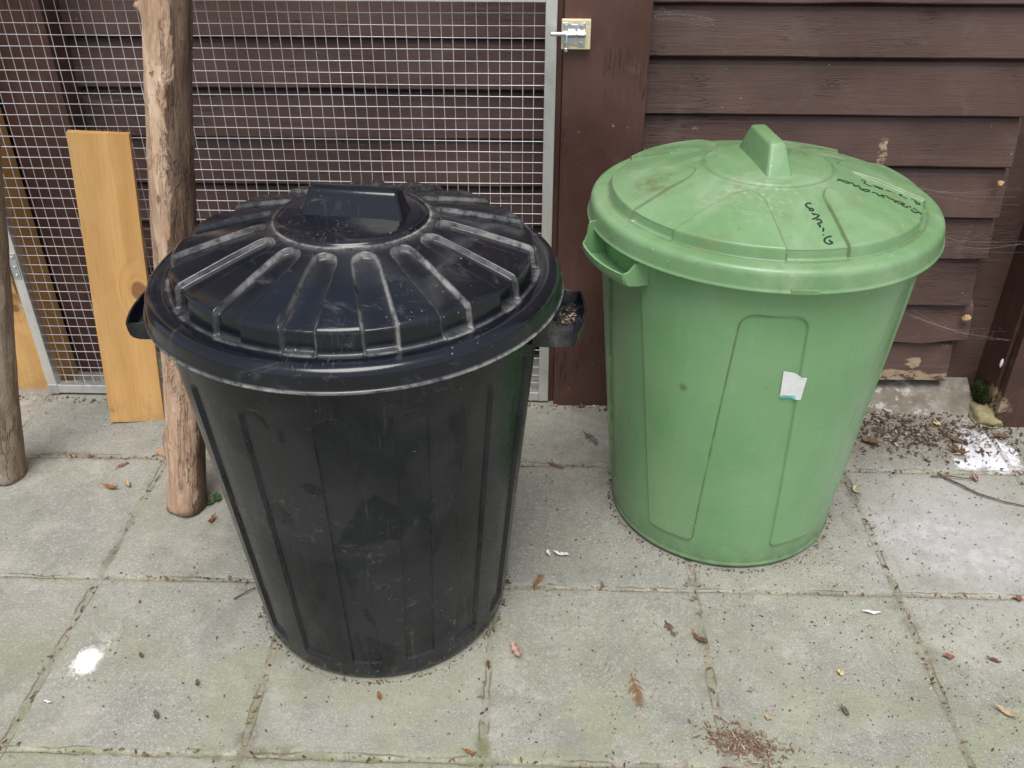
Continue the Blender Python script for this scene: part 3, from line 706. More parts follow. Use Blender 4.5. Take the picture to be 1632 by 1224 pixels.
# ------------------------------------------------------------------ dustbins
def polyline(pts, step):
    out = []
    for (a, b) in zip(pts[:-1], pts[1:]):
        d = math.hypot(b[0]-a[0], b[1]-a[1]); n = max(1, int(math.ceil(d/step)))
        for i in range(n): out.append((a[0]+(b[0]-a[0])*i/n, a[1]+(b[1]-a[1])*i/n))
    out.append(pts[-1]); return np.array(out)
def smooth_prof(p, it=2):
    p = p.copy()
    for _ in range(it): p[1:-1] = .25*p[:-2]+.5*p[1:-1]+.25*p[2:]
    return p
def lathe(name, prof, maskf, depth, nphi, m, parent, creasew=3.0):
    """surface of revolution pushed in along its normal where maskf says so; keeps a crease mask for dirt"""
    r = prof[:,0]; z = prof[:,1]
    t = np.gradient(prof, axis=0); t /= np.maximum(1e-9, np.linalg.norm(t, axis=1))[:,None]
    nr, nzv = -t[:,1], t[:,0]          # outward normal for a profile walked from the centre out
    if True:
        s = np.where((nr*r+nzv*.3) < -1e9, -1, 1)
    phi = np.linspace(0, 2*math.pi, nphi, endpoint=False)
    Rr, PH = np.meshgrid(r, phi, indexing='ij'); Zz = np.repeat(z[:,None], nphi, 1)
    mk, cr = maskf(Rr, Zz, PH)
    D = depth*mk
    R2 = Rr-D*np.abs(nr)[:,None]; Z2 = Zz-D*np.abs(nzv)[:,None]
    wob = 1+.0025*np.sin(2*PH+1.0)+.0012*np.sin(5*PH)
    R2 = R2*wob
    P = np.stack([R2*np.sin(PH), -R2*np.cos(PH), Z2], -1)
    return grid(name, P, True, m, parent, {'crease': cr}), (lambda: None)

def angd(PH, c): return np.angle(np.exp(1j*(PH-c)))

def dustbin(name, label, loc, blackbin):
    root = thing(name, label, 'dustbin', loc, 0, 'lidded dustbins on the paving')
    MB_, ML_ = (mat_black(False), mat_black(True)) if blackbin else (mat_green(False), mat_green(True))
    # ---- body
    RB, RT, HT = (.2365,.3035,.672) if blackbin else (.2415,.3000,.672)
    def rz(z): return RB+(RT-RB)*z/HT
    pts = [(.001,.004),(RB-.022,.004),(RB-.010,.0015),(RB-.003,.006),(rz(.018),.018)]
    p1 = polyline(pts, .004)
    zz = np.concatenate([np.arange(.020,.075,.003), np.arange(.075,.56,.009), np.arange(.56,.636,.003), np.arange(.640,HT,.008)])
    p2 = np.stack([rz(zz), zz], -1)
    p3 = np.array([(RT+.001,HT),(RT-.003,HT+.002),(RT-.006,HT-.01)])
    prof = np.concatenate([p1, p2, p3])
    if blackbin:
        nbody = 1680
        def mf(Rr, Zz, PH):
            N = 16; off = R(1.2)
            k = np.round((PH-off)/(2*math.pi/N)); u_ = angd(PH, off+k*2*math.pi/N)*Rr
            hwv = .0255; zt = .613; zb = .050
            top = np.sqrt(u_**2+np.maximum(0, Zz-(zt-hwv))**2)-hwv
            sd = np.maximum(np.where(Zz > zt-hwv, top, np.abs(u_)-hwv), zb-Zz)
            mk = 1-sst(-.0011, .0011, sd)
            cr = np.exp(-(sd/.0020)**2)
            cr = np.maximum(cr, .6*np.exp(-((Zz-.02)/.012)**2))
            return mk, cr
        dep = .0055
    else:
        nbody = 1440
        def mf(Rr, Zz, PH):
            off = R(-4.2)     # centre of the recessed panels, every 60 degrees
            k = np.round((PH-off)/R(60)); a = angd(PH, off+k*R(60))
            f = np.clip((Zz-.06)/(.617-.06), 0, 1.1)
            hw_ = R(18.6)+(R(10.9)-R(18.6))*f       # half width of the recess: wide at the base
            u_ = (np.abs(a)-hw_)*Rr
            zt = .617; rc = .024
            q1 = u_+rc; q2 = Zz-zt+rc
            sd = np.minimum(np.maximum(q1, q2), 0)+np.sqrt(np.maximum(q1,0)**2+np.maximum(q2,0)**2)-rc
            # the base ring below the hanging panels is recessed too
            zb = .062; rc2 = .012
            e1 = (-u_)+rc2; e2 = (zb-Zz)+rc2
            hang = np.minimum(np.maximum(e1, e2), 0)+np.sqrt(np.maximum(e1,0)**2+np.maximum(e2,0)**2)-rc2   # <0 inside hanging panel
            sd = np.where(Zz < .30, -hang, sd)
            mk = 1-sst(-.0012, .0012, sd)
            cr = np.exp(-(sd/.0016)**2)*np.where(a > 0, .15, 1.0)  # left and top panel edges darker: their shade is painted through this mask
            cr = np.maximum(cr, .8*np.exp(-((Zz-.004)/.008)**2))
            return mk, cr
        dep = .0050
    # body walked bottom-up: outward normal
    r = prof[:,0]; z = prof[:,1]; nphi = nbody
    phi = np.linspace(0, 2*math.pi, nphi, endpoint=False)
    Rr, PH = np.meshgrid(r, phi, indexing='ij'); Zz = np.repeat(z[:,None], nphi, 1)
    mk, cr = mf(Rr, Zz, PH)
    mk = mk*(Zz > .012)
    warp = .0016*fbm(np.cos(PH)*1.3+3, np.sin(PH)*1.3+(5 if blackbin else 9), Zz*3, 2)*sst(.02,.2,Zz)
    R2 = Rr-dep*mk+warp
    body = grid('body', np.stack([R2*np.sin(PH), -R2*np.cos(PH), Zz], -1), True, MB_, root, {'crease': cr})
    # ---- side handles
    hphis = (R(-87), R(86)) if blackbin else (R(-64), R(116))
    for hp in hphis:
        HL = .070 if blackbin else .0735
        V = []; F = []
        floor = [(-.012,.618),(.020,.618),(.052,.619),(.062,.622),(.066,.627),(.068,.634),(.069,.646)] if blackbin else [(-.012,.624),(.012,.625),(.032,.628),(.041,.631),(.046,.636),(.049,.643),(.051,.653)]
        er = np.array(floor)
        nseg = 14
        def outr(u_): return -.010*(u_/HL)**2      # the outer wall bows a little
        for i in range(nseg+1):
            u_ = -HL+2*HL*i/nseg
            for (v_, w_) in floor: V.append((u_, v_+outr(u_)*(max(0,v_)/floor[-1][0]), w_-.002*(1-(u_/HL)**2)))
        n = len(floor)
        for i in range(nseg):
            for q in range(n-1): F.append((i*n+q, i*n+q+1, (i+1)*n+q+1, (i+1)*n+q))
        # end plates with a hollowed upper edge rising to an ear
        upper0 = [(-.012,.674),(.020,.672),(.027,.661),(.034,.652),(.045,.6465),(.069,.646)] if blackbin else [(-.012,.670),(.020,.670),(.030,.662),(.038,.656),(.051,.653)]
        ear = upper0 if blackbin else [(-.012,.690),(.030,.693),(.036,.691),(.0385,.682),(.041,.668),(.045,.658),(.051,.653)]
        vm = floor[-1][0]; vals = np.linspace(-.012,vm,26)
        for sgn in (-1, 1):
            upper = ear if sgn > 0 else upper0
            o0 = len(V)
            for v_ in vals:
                lo_ = float(np.interp(v_, [p[0] for p in floor], [p[1] for p in floor])); hi_ = float(np.interp(v_, [p[0] for p in upper], [p[1] for p in upper]))
                vo = v_+outr(HL)*(v_/vm)
                for t in (0,.33,.66,1): V.append((sgn*HL, vo, lo_+(hi_-lo_)*t))
            for i in range(len(vals)-1):
                for t in range(3): F.append((o0+i*4+t, o0+i*4+t+1, o0+(i+1)*4+t+1, o0+(i+1)*4+t))
        me = bpy.data.meshes.new('handle'); me.from_pydata(V, [], F); me.update()
        bm = bmesh.new(); bm.from_mesh(me); bmesh.ops.remove_doubles(bm, verts=bm.verts, dist=.0004); bmesh.ops.recalc_face_normals(bm, faces=bm.faces); bm.to_mesh(me); bm.free()
        cz = np.array([v.co.y for v in me.vertices]); 
        at = me.attributes.new('crease', 'FLOAT', 'POINT'); at.data.foreach_set('value', (np.clip(1-np.abs(cz-.025)/.03, 0, 1)*(.5 if hp > 0 else .2)).astype(np.float32))
        for p in me.polygons: p.use_smooth = False
        o = link('handle', me, ML_ if blackbin else MB_, root)
        md = o.modifiers.new('shell', 'SOLIDIFY'); md.thickness = .0036; md.offset = 0
        md = o.modifiers.new('edge', 'BEVEL'); md.width = .0010; md.segments = 2; md.limit_method = 'ANGLE'
        rr = .303 if blackbin and hp > 0 else .296
        o.location = (rr*math.sin(hp), -rr*math.cos(hp), 0)
        o.rotation_euler = (0, 0, hp+math.pi)       # local +Y points away from the bin
    # ---- lid
    if blackbin:
        pts = [(.0008,.8045),(.06,.8040),(.108,.8010),(.1165,.7985),(.1195,.7945),(.1215,.7930),(.1245,.7938),(.128,.7920),(.20,.7730),(.262,.7550),(.2740,.7512),(.2795,.7488),(.2826,.7458),(.2845,.7415),(.2874,.7155),(.2890,.7128),(.293,.7120),(.300,.7137),(.309,.7140),(.3155,.7130),(.3208,.7105),(.3246,.7066),(.3270,.7010),(.3292,.6850),(.3300,.6815),(.3325,.6805),(.3330,.6775),(.3310,.6760),(.3280,.6770),(.3265,.6820),(.3240,.7050)]
        N, off, hin, hout, rin, dep, HR = 16, R(-6.0), .0185, .0245, .1335, .0082, 1
        def cm(Rr, Zz, PH):
            k = np.round((PH-off)/(2*math.pi/N)); u_ = angd(PH, off+k*2*math.pi/N)*Rr
            hwv = np.interp(Rr, [rin, .285], [hin, hout])
            rc = rin+hin
            sd = np.where(Rr < rc, np.sqrt(u_**2+(Rr-rc)**2)-hin, np.abs(u_)-hwv)
            wall = (Zz > .7125) & (Rr < .2895)
            mk = (1-sst(-.0034, .0016, sd))*wall*sst(.7125,.7165,Zz)
            cr = np.exp(-((sd+.0008)/.0017)**2)*(Rr < .292)*(Rr > .12)*(.35+.65*sst(-.3,.3,fbm(np.sin(PH)*4+3, np.cos(PH)*4, Rr*14, 2)))
            inner = np.exp(-np.maximum(0,-sd)/.005)*(sd < .001)*(Rr < .30)*np.clip(1-(Rr-.135)/.05, .18, 1)*.55*(Rr > .13)
            cr = np.maximum(cr, inner)
            edge = np.maximum(np.exp(-((Rr-.1222)/.0016)**2), .55*np.exp(-np.maximum(0,Rr-.1222)/.005)*(Rr > .1222))
            cr = np.maximum(cr, edge)
            cr = np.maximum(cr, .75*np.exp(-((Rr-.2915)/.003)**2)*(Zz < .72)*(1-sst(-.006,.000,sd)))
            cr = np.maximum(cr, .30*np.exp(-((Rr-.2900)/.0018)**2)*(Zz < .72))
            cr = np.maximum(cr, 1.2*np.exp(-((Zz-.678)/.0028)**2)*(Rr > .33))
            front = .75+.25*np.cos(PH-.8)
            return mk, np.clip(cr, 0, 1)*front
    else:
        pts = [(.0008,.7845),(.06,.7835),(.105,.7812),(.1125,.7800),(.1155,.7770),(.1185,.7760),(.125,.7750),(.20,.7605),(.262,.7420),(.2800,.7368),(.2822,.7355),(.2830,.7335),(.2856,.7165),(.2870,.7148),(.292,.7142),(.300,.7150),(.3075,.7147),(.3130,.7132),(.3172,.7100),(.3198,.7052),(.3208,.7000),(.3235,.6805),(.3255,.6785),(.3258,.6755),(.3235,.6745),(.3215,.6770),(.3190,.7040)]
        dep = .0062; off = R(6.7); 
        def cm(Rr, Zz, PH):
            k = np.round((PH-off)/R(60)); a = angd(PH, off+k*R(60))
            # six parallel-sided recesses between raised panels with rounded inner corners
            u_ = np.abs(a)*Rr-.0520                     # <0 in recess
            rin = .132; rc = .03
            e1 = -u_+0; e2 = (rin-Rr)
            q1 = e1+rc; q2 = e2+rc
            pan = np.minimum(np.maximum(q1, q2), 0)+np.sqrt(np.maximum(q1,0)**2+np.maximum(q2,0)**2)-rc   # <0 on a raised panel
            fade = sst(.128,.19,Rr)                       # panel edges die out towards the boss
            wall = (Zz > .7145) & (Rr < .2880) & (Rr > .1215)
            mk = sst(-.0022, .0022, pan)*wall*sst(.7148,.7175,Zz)*(.25+.75*fade)
            mk = np.where((Rr < .20), mk, mk)
            cr = np.exp(-(pan/.0022)**2)*(Rr < .290)*(Rr > .128)
            cr = np.maximum(cr*.8, .5*np.exp(-((Rr-.1175)/.0022)**2))
            cr = np.maximum(cr, .8*np.exp(-((Rr-.2885)/.0022)**2)*(Zz < .72))
            return mk, np.clip(cr, 0, 1)
    coarse = polyline(pts, .0022)
    coarse = smooth_prof(coarse, 1)
    coarse[0] = pts[0]
    lid, _ = lathe('lid', coarse, cm, dep, 1320, ML_, root)
    # ---- lid handle
    bm = bmesh.new()
    if blackbin: zb, zt, lb, lt, wb, wt, rot, hl = .7985, .8425, .0815, .0700, .0300, .0150, R(-7), (.008,-.002,0)
    else: zb, zt, lb, lt, wb, wt, rot, hl = .7805, .8330, .0860, .0560, .0240, .0145, R(97), (-.006,.004,0)
    vs = [bm.verts.new(p) for p in ((-lb,-wb,zb),(lb,-wb,zb),(lb,wb,zb),(-lb,wb,zb),(-lt,-wt,zt),(lt,-wt,zt),(lt,wt,zt),(-lt,wt,zt))]
    for f in ((4,5,6,7),(0,1,5,4),(1,2,6,5),(2,3,7,6),(3,0,4,7)): bm.faces.new([vs[i] for i in f])
    es = [e for e in bm.edges if min(v.co.z for v in e.verts) > zb+.001 or abs(e.verts[0].co.z-e.verts[1].co.z) > .01]
    bmesh.ops.bevel(bm, geom=es, offset=.0075 if blackbin else .0065, segments=5, affect='EDGES', profile=.5)
    # foot fillet
    be = [e for e in bm.edges if all(abs(v.co.z-zb) < 1e-5 for v in e.verts)]
    ex = bmesh.ops.extrude_edge_only(bm, edges=be)
    for v in [g_ for g_ in ex['geom'] if isinstance(g_, bmesh.types.BMVert)]:
        v.co.z -= .0045; l = math.hypot(v.co.x, v.co.y); v.co.x *= 1+.004/l; v.co.y *= 1+.004/l
    bmesh.ops.recalc_face_normals(bm, faces=bm.faces)
    hd = finish('lid_handle', bm, ML_, lid, smooth=True)
    me = hd.data; at = me.attributes.new('crease', 'FLOAT', 'POINT')
    at.data.foreach_set('value', np.array([1.0 if v.co.z < zb-.002 else 0.0 for v in me.vertices], np.float32))
    hd.rotation_euler = (0,0,rot); hd.location = hl
    return root, lid, coarse, cm, dep, rz

bb, bl, bprof, bcm, bdep, brz = dustbin('dustbin', 'black plastic dustbin with a dusty ribbed lid, in front of the mesh gate', (-.294,1.352,.0), True)
gb, gl, gprof, gcm, gdep, grz = dustbin('dustbin', 'green plastic dustbin with handwriting on its lid, in front of the brown boards', (.417,1.662,.0), False)
bl.location = (.004,.0,0)

# moulded tab on the green lid rim
box_obj('rim_tab', -.022, .022, -.0012, .0016, .6755, .6845, gl.data.materials[0], gl, .0008).matrix_local = Matrix.Translation((.0085,-.3258,0))

# marker writing on the green lid
W1 = [[(0.0431,-0.1602),(0.0418,-0.1579),(0.0393,-0.1577),(0.0358,-0.1598),(0.0333,-0.1635),(0.0339,-0.1667),(0.0369,-0.1709),(0.0383,-0.1727)],[(0.0368,-0.1768),(0.0393,-0.1718),(0.0424,-0.1715),(0.0439,-0.1745),(0.0419,-0.1779),(0.0385,-0.1777),(0.0367,-0.1763)],[(0.0398,-0.1844),(0.0417,-0.1889),(0.0438,-0.1872),(0.0487,-0.1898),(0.0497,-0.1913),(0.0456,-0.1967),(0.0387,-0.2014),(0.0362,-0.2011)],[(0.0437,-0.2043),(0.0459,-0.2016),(0.0493,-0.2018),(0.0508,-0.2053),(0.0499,-0.2097),(0.0454,-0.2109),(0.0441,-0.2135),(0.0464,-0.2169),(0.0463,-0.2193),(0.044,-0.2208)],[(0.0508,-0.2219),(0.0501,-0.2268),(0.0483,-0.2318)],[(0.0466,-0.2389),(0.0478,-0.2407)],[(0.0607,-0.2414),(0.0522,-0.2451),(0.0469,-0.251),(0.0466,-0.2569),(0.05,-0.2607),(0.0545,-0.2608),(0.0585,-0.2574),(0.0577,-0.2551),(0.055,-0.2543),(0.0557,-0.2506)]]
W2 = [[(0.107,-0.0718),(0.1145,-0.0668),(0.1117,-0.0631),(0.1179,-0.0655),(0.1289,-0.0673),(0.128,-0.0728),(0.1221,-0.0733),(0.1149,-0.069)],[(0.1308,-0.0701),(0.1363,-0.0668),(0.1386,-0.0718),(0.1378,-0.0768),(0.1439,-0.0734),(0.1487,-0.071),(0.1482,-0.0769),(0.1494,-0.0818),(0.152,-0.0854),(0.1579,-0.0867),(0.1638,-0.0822),(0.1636,-0.0776),(0.1569,-0.079),(0.1519,-0.082),(0.1472,-0.0842)],[(0.1683,-0.0863),(0.1722,-0.0837),(0.1759,-0.0869),(0.1781,-0.0937),(0.1839,-0.0904),(0.189,-0.0873),(0.1854,-0.0925),(0.1868,-0.0987)],[(0.1906,-0.0874),(0.1954,-0.0876),(0.1974,-0.0936),(0.2053,-0.0939),(0.2058,-0.1026),(0.2106,-0.0959),(0.218,-0.0945),(0.2237,-0.1002),(0.2153,-0.1031),(0.209,-0.1028)],[(0.2155,-0.106),(0.2215,-0.1104),(0.227,-0.1083),(0.2266,-0.1045)],[(0.2332,-0.1006),(0.2321,-0.1073)],[(0.2311,-0.1138),(0.2338,-0.1219),(0.2383,-0.1214),(0.2455,-0.1153),(0.2466,-0.1235)],[(0.2377,-0.105),(0.2408,-0.1102),(0.244,-0.1103)],
      [(0.1603,-0.0391),(0.1684,-0.0407),(0.1634,-0.0508),(0.1655,-0.0524),(0.1687,-0.0561),(0.175,-0.0596)],[(0.1806,-0.0496),(0.1851,-0.054),(0.1903,-0.0543),(0.1959,-0.0591),(0.1893,-0.061),(0.1842,-0.0569),(0.1807,-0.0547)],[(0.2015,-0.0587),(0.2125,-0.0601)],[(0.2159,-0.0607),(0.2176,-0.0618)],[(0.2244,-0.0621),(0.2313,-0.0595),(0.227,-0.066),(0.2382,-0.0719)],[(0.2465,-0.065),(0.2518,-0.0669),(0.2587,-0.0758),(0.2582,-0.0806),(0.2521,-0.0824),(0.2522,-0.0758),(0.2513,-0.0719)]]
gr_, gz_ = gprof[:,0], gprof[:,1]
kk = int(np.argmax(gr_ > .2815))
def lid_z(x, y):
    r = math.hypot(x, y); ph = math.atan2(x, -y)
    z = float(np.interp(r, gr_[:kk], gz_[:kk]))
    mk, _ = gcm(np.array([[r]]), np.array([[z]]), np.array([[ph]]))
    return z-gdep*float(mk[0,0])*.97
def writing(strokes, w):
    V = []; F = []
    for s in strokes:
        P = []
        n = len(s)
        for i in range(n-1):
            p0, p1, p2, p3 = s[max(0,i-1)], s[i], s[i+1], s[min(n-1,i+2)]
            for t in np.linspace(0, 1, 6, endpoint=(i == n-2)):
                P.append(tuple(.5*((2*p1[a])+(-p0[a]+p2[a])*t+(2*p0[a]-5*p1[a]+4*p2[a]-p3[a])*t*t+(-p0[a]+3*p1[a]-3*p2[a]+p3[a])*t**3) for a in (0,1)))
        o = len(V); m = len(P)
        for i, p in enumerate(P):
            q0, q1 = P[max(0,i-1)], P[min(m-1,i+1)]
            dx, dy = q1[0]-q0[0], q1[1]-q0[1]; l = math.hypot(dx, dy) or 1
            ww = w*(.8+.4*abs(math.sin(i*.7)))*(.55 if i in (0, m-1) else 1)
            for sg in (-1, 1):
                x, y = p[0]-dy/l*ww*sg, p[1]+dx/l*ww*sg
                V.append((x, y, lid_z(x, y)+.0007))
        for i in range(m-1): F.append((o+2*i, o+2*i+1, o+2*i+3, o+2*i+2))
    me = bpy.data.meshes.new('marker_writing'); me.from_pydata(V, [], F); me.update()
    return me
M_ink = mat_plain('marker_ink', (.008,.022,.016), (.02,.045,.03), 200, .5, .05)
link('marker_writing', writing(W1, .0014), M_ink, gl)
link('marker_writing', writing(W2, .0012), M_ink, gl)

# torn white sticker on the green bin, with a turquoise strip
def on_body(deg, z, off):
    r = grz(z)+off-(.0040 if deg < 8.4 else 0); a = R(deg)
    return (r*math.sin(a), -r*math.cos(a), z)
def sticker(name, corners, m, off, n=10):
    (a, b, c, d) = corners     # bottom-left, bottom-right, top-right, top-left in (deg, z)
    P = np.zeros((n+1, n+1, 3))
    for i in range(n+1):
        for j in range(n+1):
            s, t = j/n, i/n
            deg = (a[0]*(1-s)+b[0]*s)*(1-t)+(d[0]*(1-s)+c[0]*s)*t; z = (a[1]*(1-s)+b[1]*s)*(1-t)+(d[1]*(1-s)+c[1]*s)*t
            fx, fy = s, t
            z -= .010*t*max(0, s-.45)/.55*1.0 if t == 1 else 0
            lift = .0006*abs(float(vn(np.array(s*5.), np.array(t*5.), np.array(.3))))
            r = grz(z)-.0040*(1-float(sst(7.9, 8.9, np.array(deg))))+off+lift; an = R(deg)
            P[i,j] = (r*math.sin(an), -r*math.cos(an), z)
    return grid(name, P, False, m, gb, flip=True)
M_lab = mat_plain('white_label_paper', (.78,.79,.80), (.86,.86,.86), 60, .55, .25)
M_teal = mat_plain('turquoise_print', (.06,.42,.42), (.12,.55,.53), 60, .55, .1)
sticker('sticker', ((2.8,.4495),(10.6,.443),(10.9,.497),(2.2,.5065)), M_lab, .0009)
sticker('sticker_strip', ((2.95,.4475),(8.3,.4470),(8.35,.4528),(2.9,.4530)), M_teal, .0016, 6)

# ------------------------------------------------------------------ leaves, twigs and litter
def leafmat(nm, c1, c2): return mat_plain(nm, c1, c2, 120, .75, .4, .25)
LM = {'orange': leafmat('dry_orange_leaf', (.24,.095,.035), (.36,.17,.07)), 'brown': leafmat('dry_brown_leaf', (.11,.062,.035), (.20,.12,.075)),
      'tan': leafmat('dry_tan_leaf', (.42,.31,.19), (.55,.43,.28)), 'pink': leafmat('dry_pinkish_leaf', (.40,.25,.19), (.55,.40,.33)),
      'yellow': leafmat('yellow_leaf', (.50,.40,.16), (.60,.50,.24)), 'pale': leafmat('pale_green_leaf', (.42,.43,.24), (.54,.54,.34)),
      'green': leafmat('green_leaf', (.03,.085,.02), (.07,.16,.04)), 'red': leafmat('reddish_leaf', (.20,.075,.05), (.30,.14,.10)),
      'white': leafmat('white_feather', (.72,.71,.68), (.82,.81,.78)), 'grey': leafmat('grey_brown_leaf', (.10,.085,.07), (.16,.14,.12)), 'twig': leafmat('twig_bark', (.09,.06,.04), (.16,.11,.075))}
def leaf_shape(L, W, seed, curl, cross, jag=.15, bend=0.):
    n, m = 14, 7; P = np.zeros((n+1, m, 3)); r = random.Random(seed)
    ph = r.uniform(0, 6)
    for i in range(n+1):
        t = i/n
        hw_ = W*.5*(math.sin(math.pi*min(1, max(.02, t))**.85)**.8)*(1+jag*math.sin(t*19+ph)+jag*.7*math.sin(t*41+ph*2))
        a = curl*(t-.4); y0 = L*(t-.5)
        cz = abs(curl)*L*.35*(t-.45)**2*2+.0012*math.sin(t*9+ph)
        bx = bend*L*(t-.5)**2*2
        for j in range(m):
            s = (j/(m-1)-.5)*2
            x = s*hw_*math.cos(cross*s*.9)
            P[i,j] = (x+bx, y0, cz+abs(s)*hw_*abs(math.sin(cross*s*.9))+.001*math.sin(7*s+t*11+ph)+.0015)
    return P
def put(o, x, y, rot, lift=.001, tilt=0):
    o.location = (x, y, float(ground_height(np.array(x), np.array(y)))+lift); o.rotation_euler = (tilt, 0, R(rot))
def leaf(x, y, L, W, rot, key, label, seed, curl=.8, cross=.8, jag=.15, bend=0., cat='leaf', tilt=0, name='leaf'):
    o = grid(name, leaf_shape(L, W, seed, curl, cross, jag, bend), False, LM[key])
    md = o.modifiers.new('t', 'SOLIDIFY'); md.thickness = .0006; md.offset = 1
    put(o, x, y, rot, .0012, tilt); tag(o, label, cat); o['group'] = 'fallen leaves on the paving' if cat == 'leaf' else 'bits lying on the paving'
    return o
leaf(-.973,1.642,.042,.016,80,'orange','curled orange leaf touching a tan one, left of the barked pole',1,1.2,1.2)
leaf(-.938,1.656,.026,.018,35,'tan','small crumpled tan leaf touching a curled orange one',2,1.4,1.2,.3)
leaf(-.704,1.537,.032,.014,-15,'orange','orange curled leaf at the foot of the barked pole, by the black bin',3,1.5,1.2)
leaf(-.716,1.612,.030,.020,20,'green','small green leaf on the paving between barked pole and black bin',4,1.0,.5,.25)
leaf(-.726,1.594,.022,.014,-50,'green','tiny green leaf beside the larger green one behind the barked pole',24,1.0,.5,.25)
leaf(-.030,1.190,.040,.028,25,'pink','crumpled pale pinkish leaf on the paving right of the black bin base',5,1.6,1.3,.3)
leaf(.3175,1.226,.030,.016,60,'brown','dark brown curled leaf on the slab in front of the green bin',6,1.5,1.2,.3)
leaf(.309,1.240,.022,.008,20,'orange','thin orange leaf tip beside the dark brown curled leaf',26,1.3,.9,.2)
leaf(.733,1.690,.038,.012,-15,'pale','pale yellow green crescent leaf beside the green bin',7,1.2,1.0,.2,.9)
leaf(.659,1.305,.036,.008,84,'white','small white feather on the slab in front of the green bin',8,.6,.6,.1,0,'feather',0,'feather')
leaf(1.014,1.957,.020,.017,40,'yellow','small yellow leaf in the dark litter below the brown boards',9,.8,.4,.3)
leaf(.822,1.872,.046,.030,75,'brown','broad brown leaf in the litter right of the green bin',10,1.0,.9,.25)
leaf(.790,1.905,.036,.024,20,'brown','smaller brown leaf behind the broad brown one, by the green bin',27,1.1,.9,.25)
leaf(1.020,1.838,.052,.026,62,'brown','crumpled brown leaf at the edge of the white paint spill',11,1.5,1.3,.3)
leaf(1.035,1.880,.046,.020,75,'brown','long brown leaf above the crumpled one beside the white spill',28,1.2,1.1,.2)
leaf(1.150,1.905,.044,.022,80,'brown','brown leaf lying at the foot of the dark corner post',29,1.3,1.1,.2)
leaf(1.023,1.735,.032,.022,10,'pink','reddish curled leaf at the end of the long twig, below the white spill',12,1.9,1.5,.2)
leaf(.962,1.352,.018,.014,0,'red','round red brown leaf near the right edge on a slab joint',13,.8,.8,.2)
leaf(.823,1.078,.044,.014,50,'tan','tan and yellow leaf near the bottom right corner',14,1.0,1.1,.3)
leaf(-.267,1.078,.016,.014,20,'orange','tiny orange leaf in front of the black bin base',15,1.6,1.2,.3)
leaf(-.101,.970,.026,.011,75,'orange','orange curled leaf on the front joint, below the black bin',16,1.6,1.3)
leaf(.545,1.072,.024,.012,20,'grey','dark grey leaf on the slab in front of the green bin',17,1.2,1.0)
leaf(.770,1.200,.020,.013,75,'red','reddish flat leaf on the far right slab near the dark joint',18,.6,.5)
leaf(.850,1.195,.026,.009,60,'brown','narrow dark brown leaf on the far right slab',30,1.0,1.0)
leaf(.5605,1.157,.014,.012,30,'yellow','tiny yellow leaf on the slab in front of the green bin',19,.6,.5,.3)
leaf(.410,1.055,.013,.010,60,'tan','tiny tan leaf just behind the heap of brown needles',31,.6,.5,.3)
leaf(-.647,1.028,.018,.013,30,'grey','small dark leaf crumb on the front left slab',20,1.4,1.0,.3)
leaf(-.598,1.098,.014,.010,10,'grey','dark leaf crumb in the middle of the front left slab',32,1.4,1.0,.3)
leaf(-.722,1.158,.012,.010,30,'brown','dark leaf crumb beside the white patch on the front left slab',33,1.4,1.0,.3)
leaf(-.849,1.051,.016,.005,80,'white','tiny white stub on the front left slab',21,.2,.9,.05,0,'scrap',0,'paper_scrap')
leaf(.058,1.452,.034,.011,78,'white','crinkled whitish scrap between the two bins',22,.9,.8,.3,0,'scrap',0,'paper_scrap')
leaf(.032,1.455,.016,.011,20,'white','smaller whitish scrap beside the crinkled one between the bins',23,.9,.8,.3,0,'scrap',0,'paper_scrap')
def frond(x, y, L, rot, key, label, n=9, seed=1):
    r = random.Random(seed); V = []; F = []
    def add(pts, rad, k=5):
        v, f, c = tube_arrays(pts, rad, k); o = len(V); V.extend(v); F.extend([tuple(o+i for i in q) for q in f+c])
    add([(0,L*(t-.5),.002+.002*math.sin(t*4)) for t in np.linspace(0,1,8)], [.0011*(1-.6*t) for t in np.linspace(0,1,8)])
    for i in range(n):
        t = .15+.8*i/n; l = L*.30*(1-.55*t)*r.uniform(.7,1.2)
        for sg in (-1, 1):
            if r.random() < .12: continue
            a = R(r.uniform(28,48)); p = Vector((0,L*(t-.5),.0025))
            q = p+Vector((sg*l*math.sin(a), l*math.cos(a), r.uniform(0,.003)))
            add([p, (p+q)/2+Vector((sg*.0006,0,.0008)), q], [.0009,.0011,.0004], 4)
    me = bpy.data.meshes.new('conifer_sprig'); me.from_pydata(V, [], F); me.update()
    o = link('conifer_sprig', me, LM[key]); put(o, x, y, rot, .0005); tag(o, label, 'sprig'); o['group'] = 'dry conifer sprigs on the paving'; return o
frond(.187,1.108,.078,-172,'orange','rust brown conifer sprig in front of the gap between the bins',10,1)
frond(.264,1.255,.044,-160,'brown','short brown conifer sprig in front of the green bin base',7,2)
frond(.137,1.870,.066,-150,'grey','dark dried sprig close to the green bin, near the gate post',8,3)
frond(.049,1.762,.050,-120,'red','reddish sprig on the joint between the two bins',7,4)
frond(.012,1.372,.050,-20,'orange','rust sprig beside the right side of the black bin base',8,5)
frond(-.979,1.728,.036,-40,'red','small reddish sprig near the foot of the yellow plank',6,6)
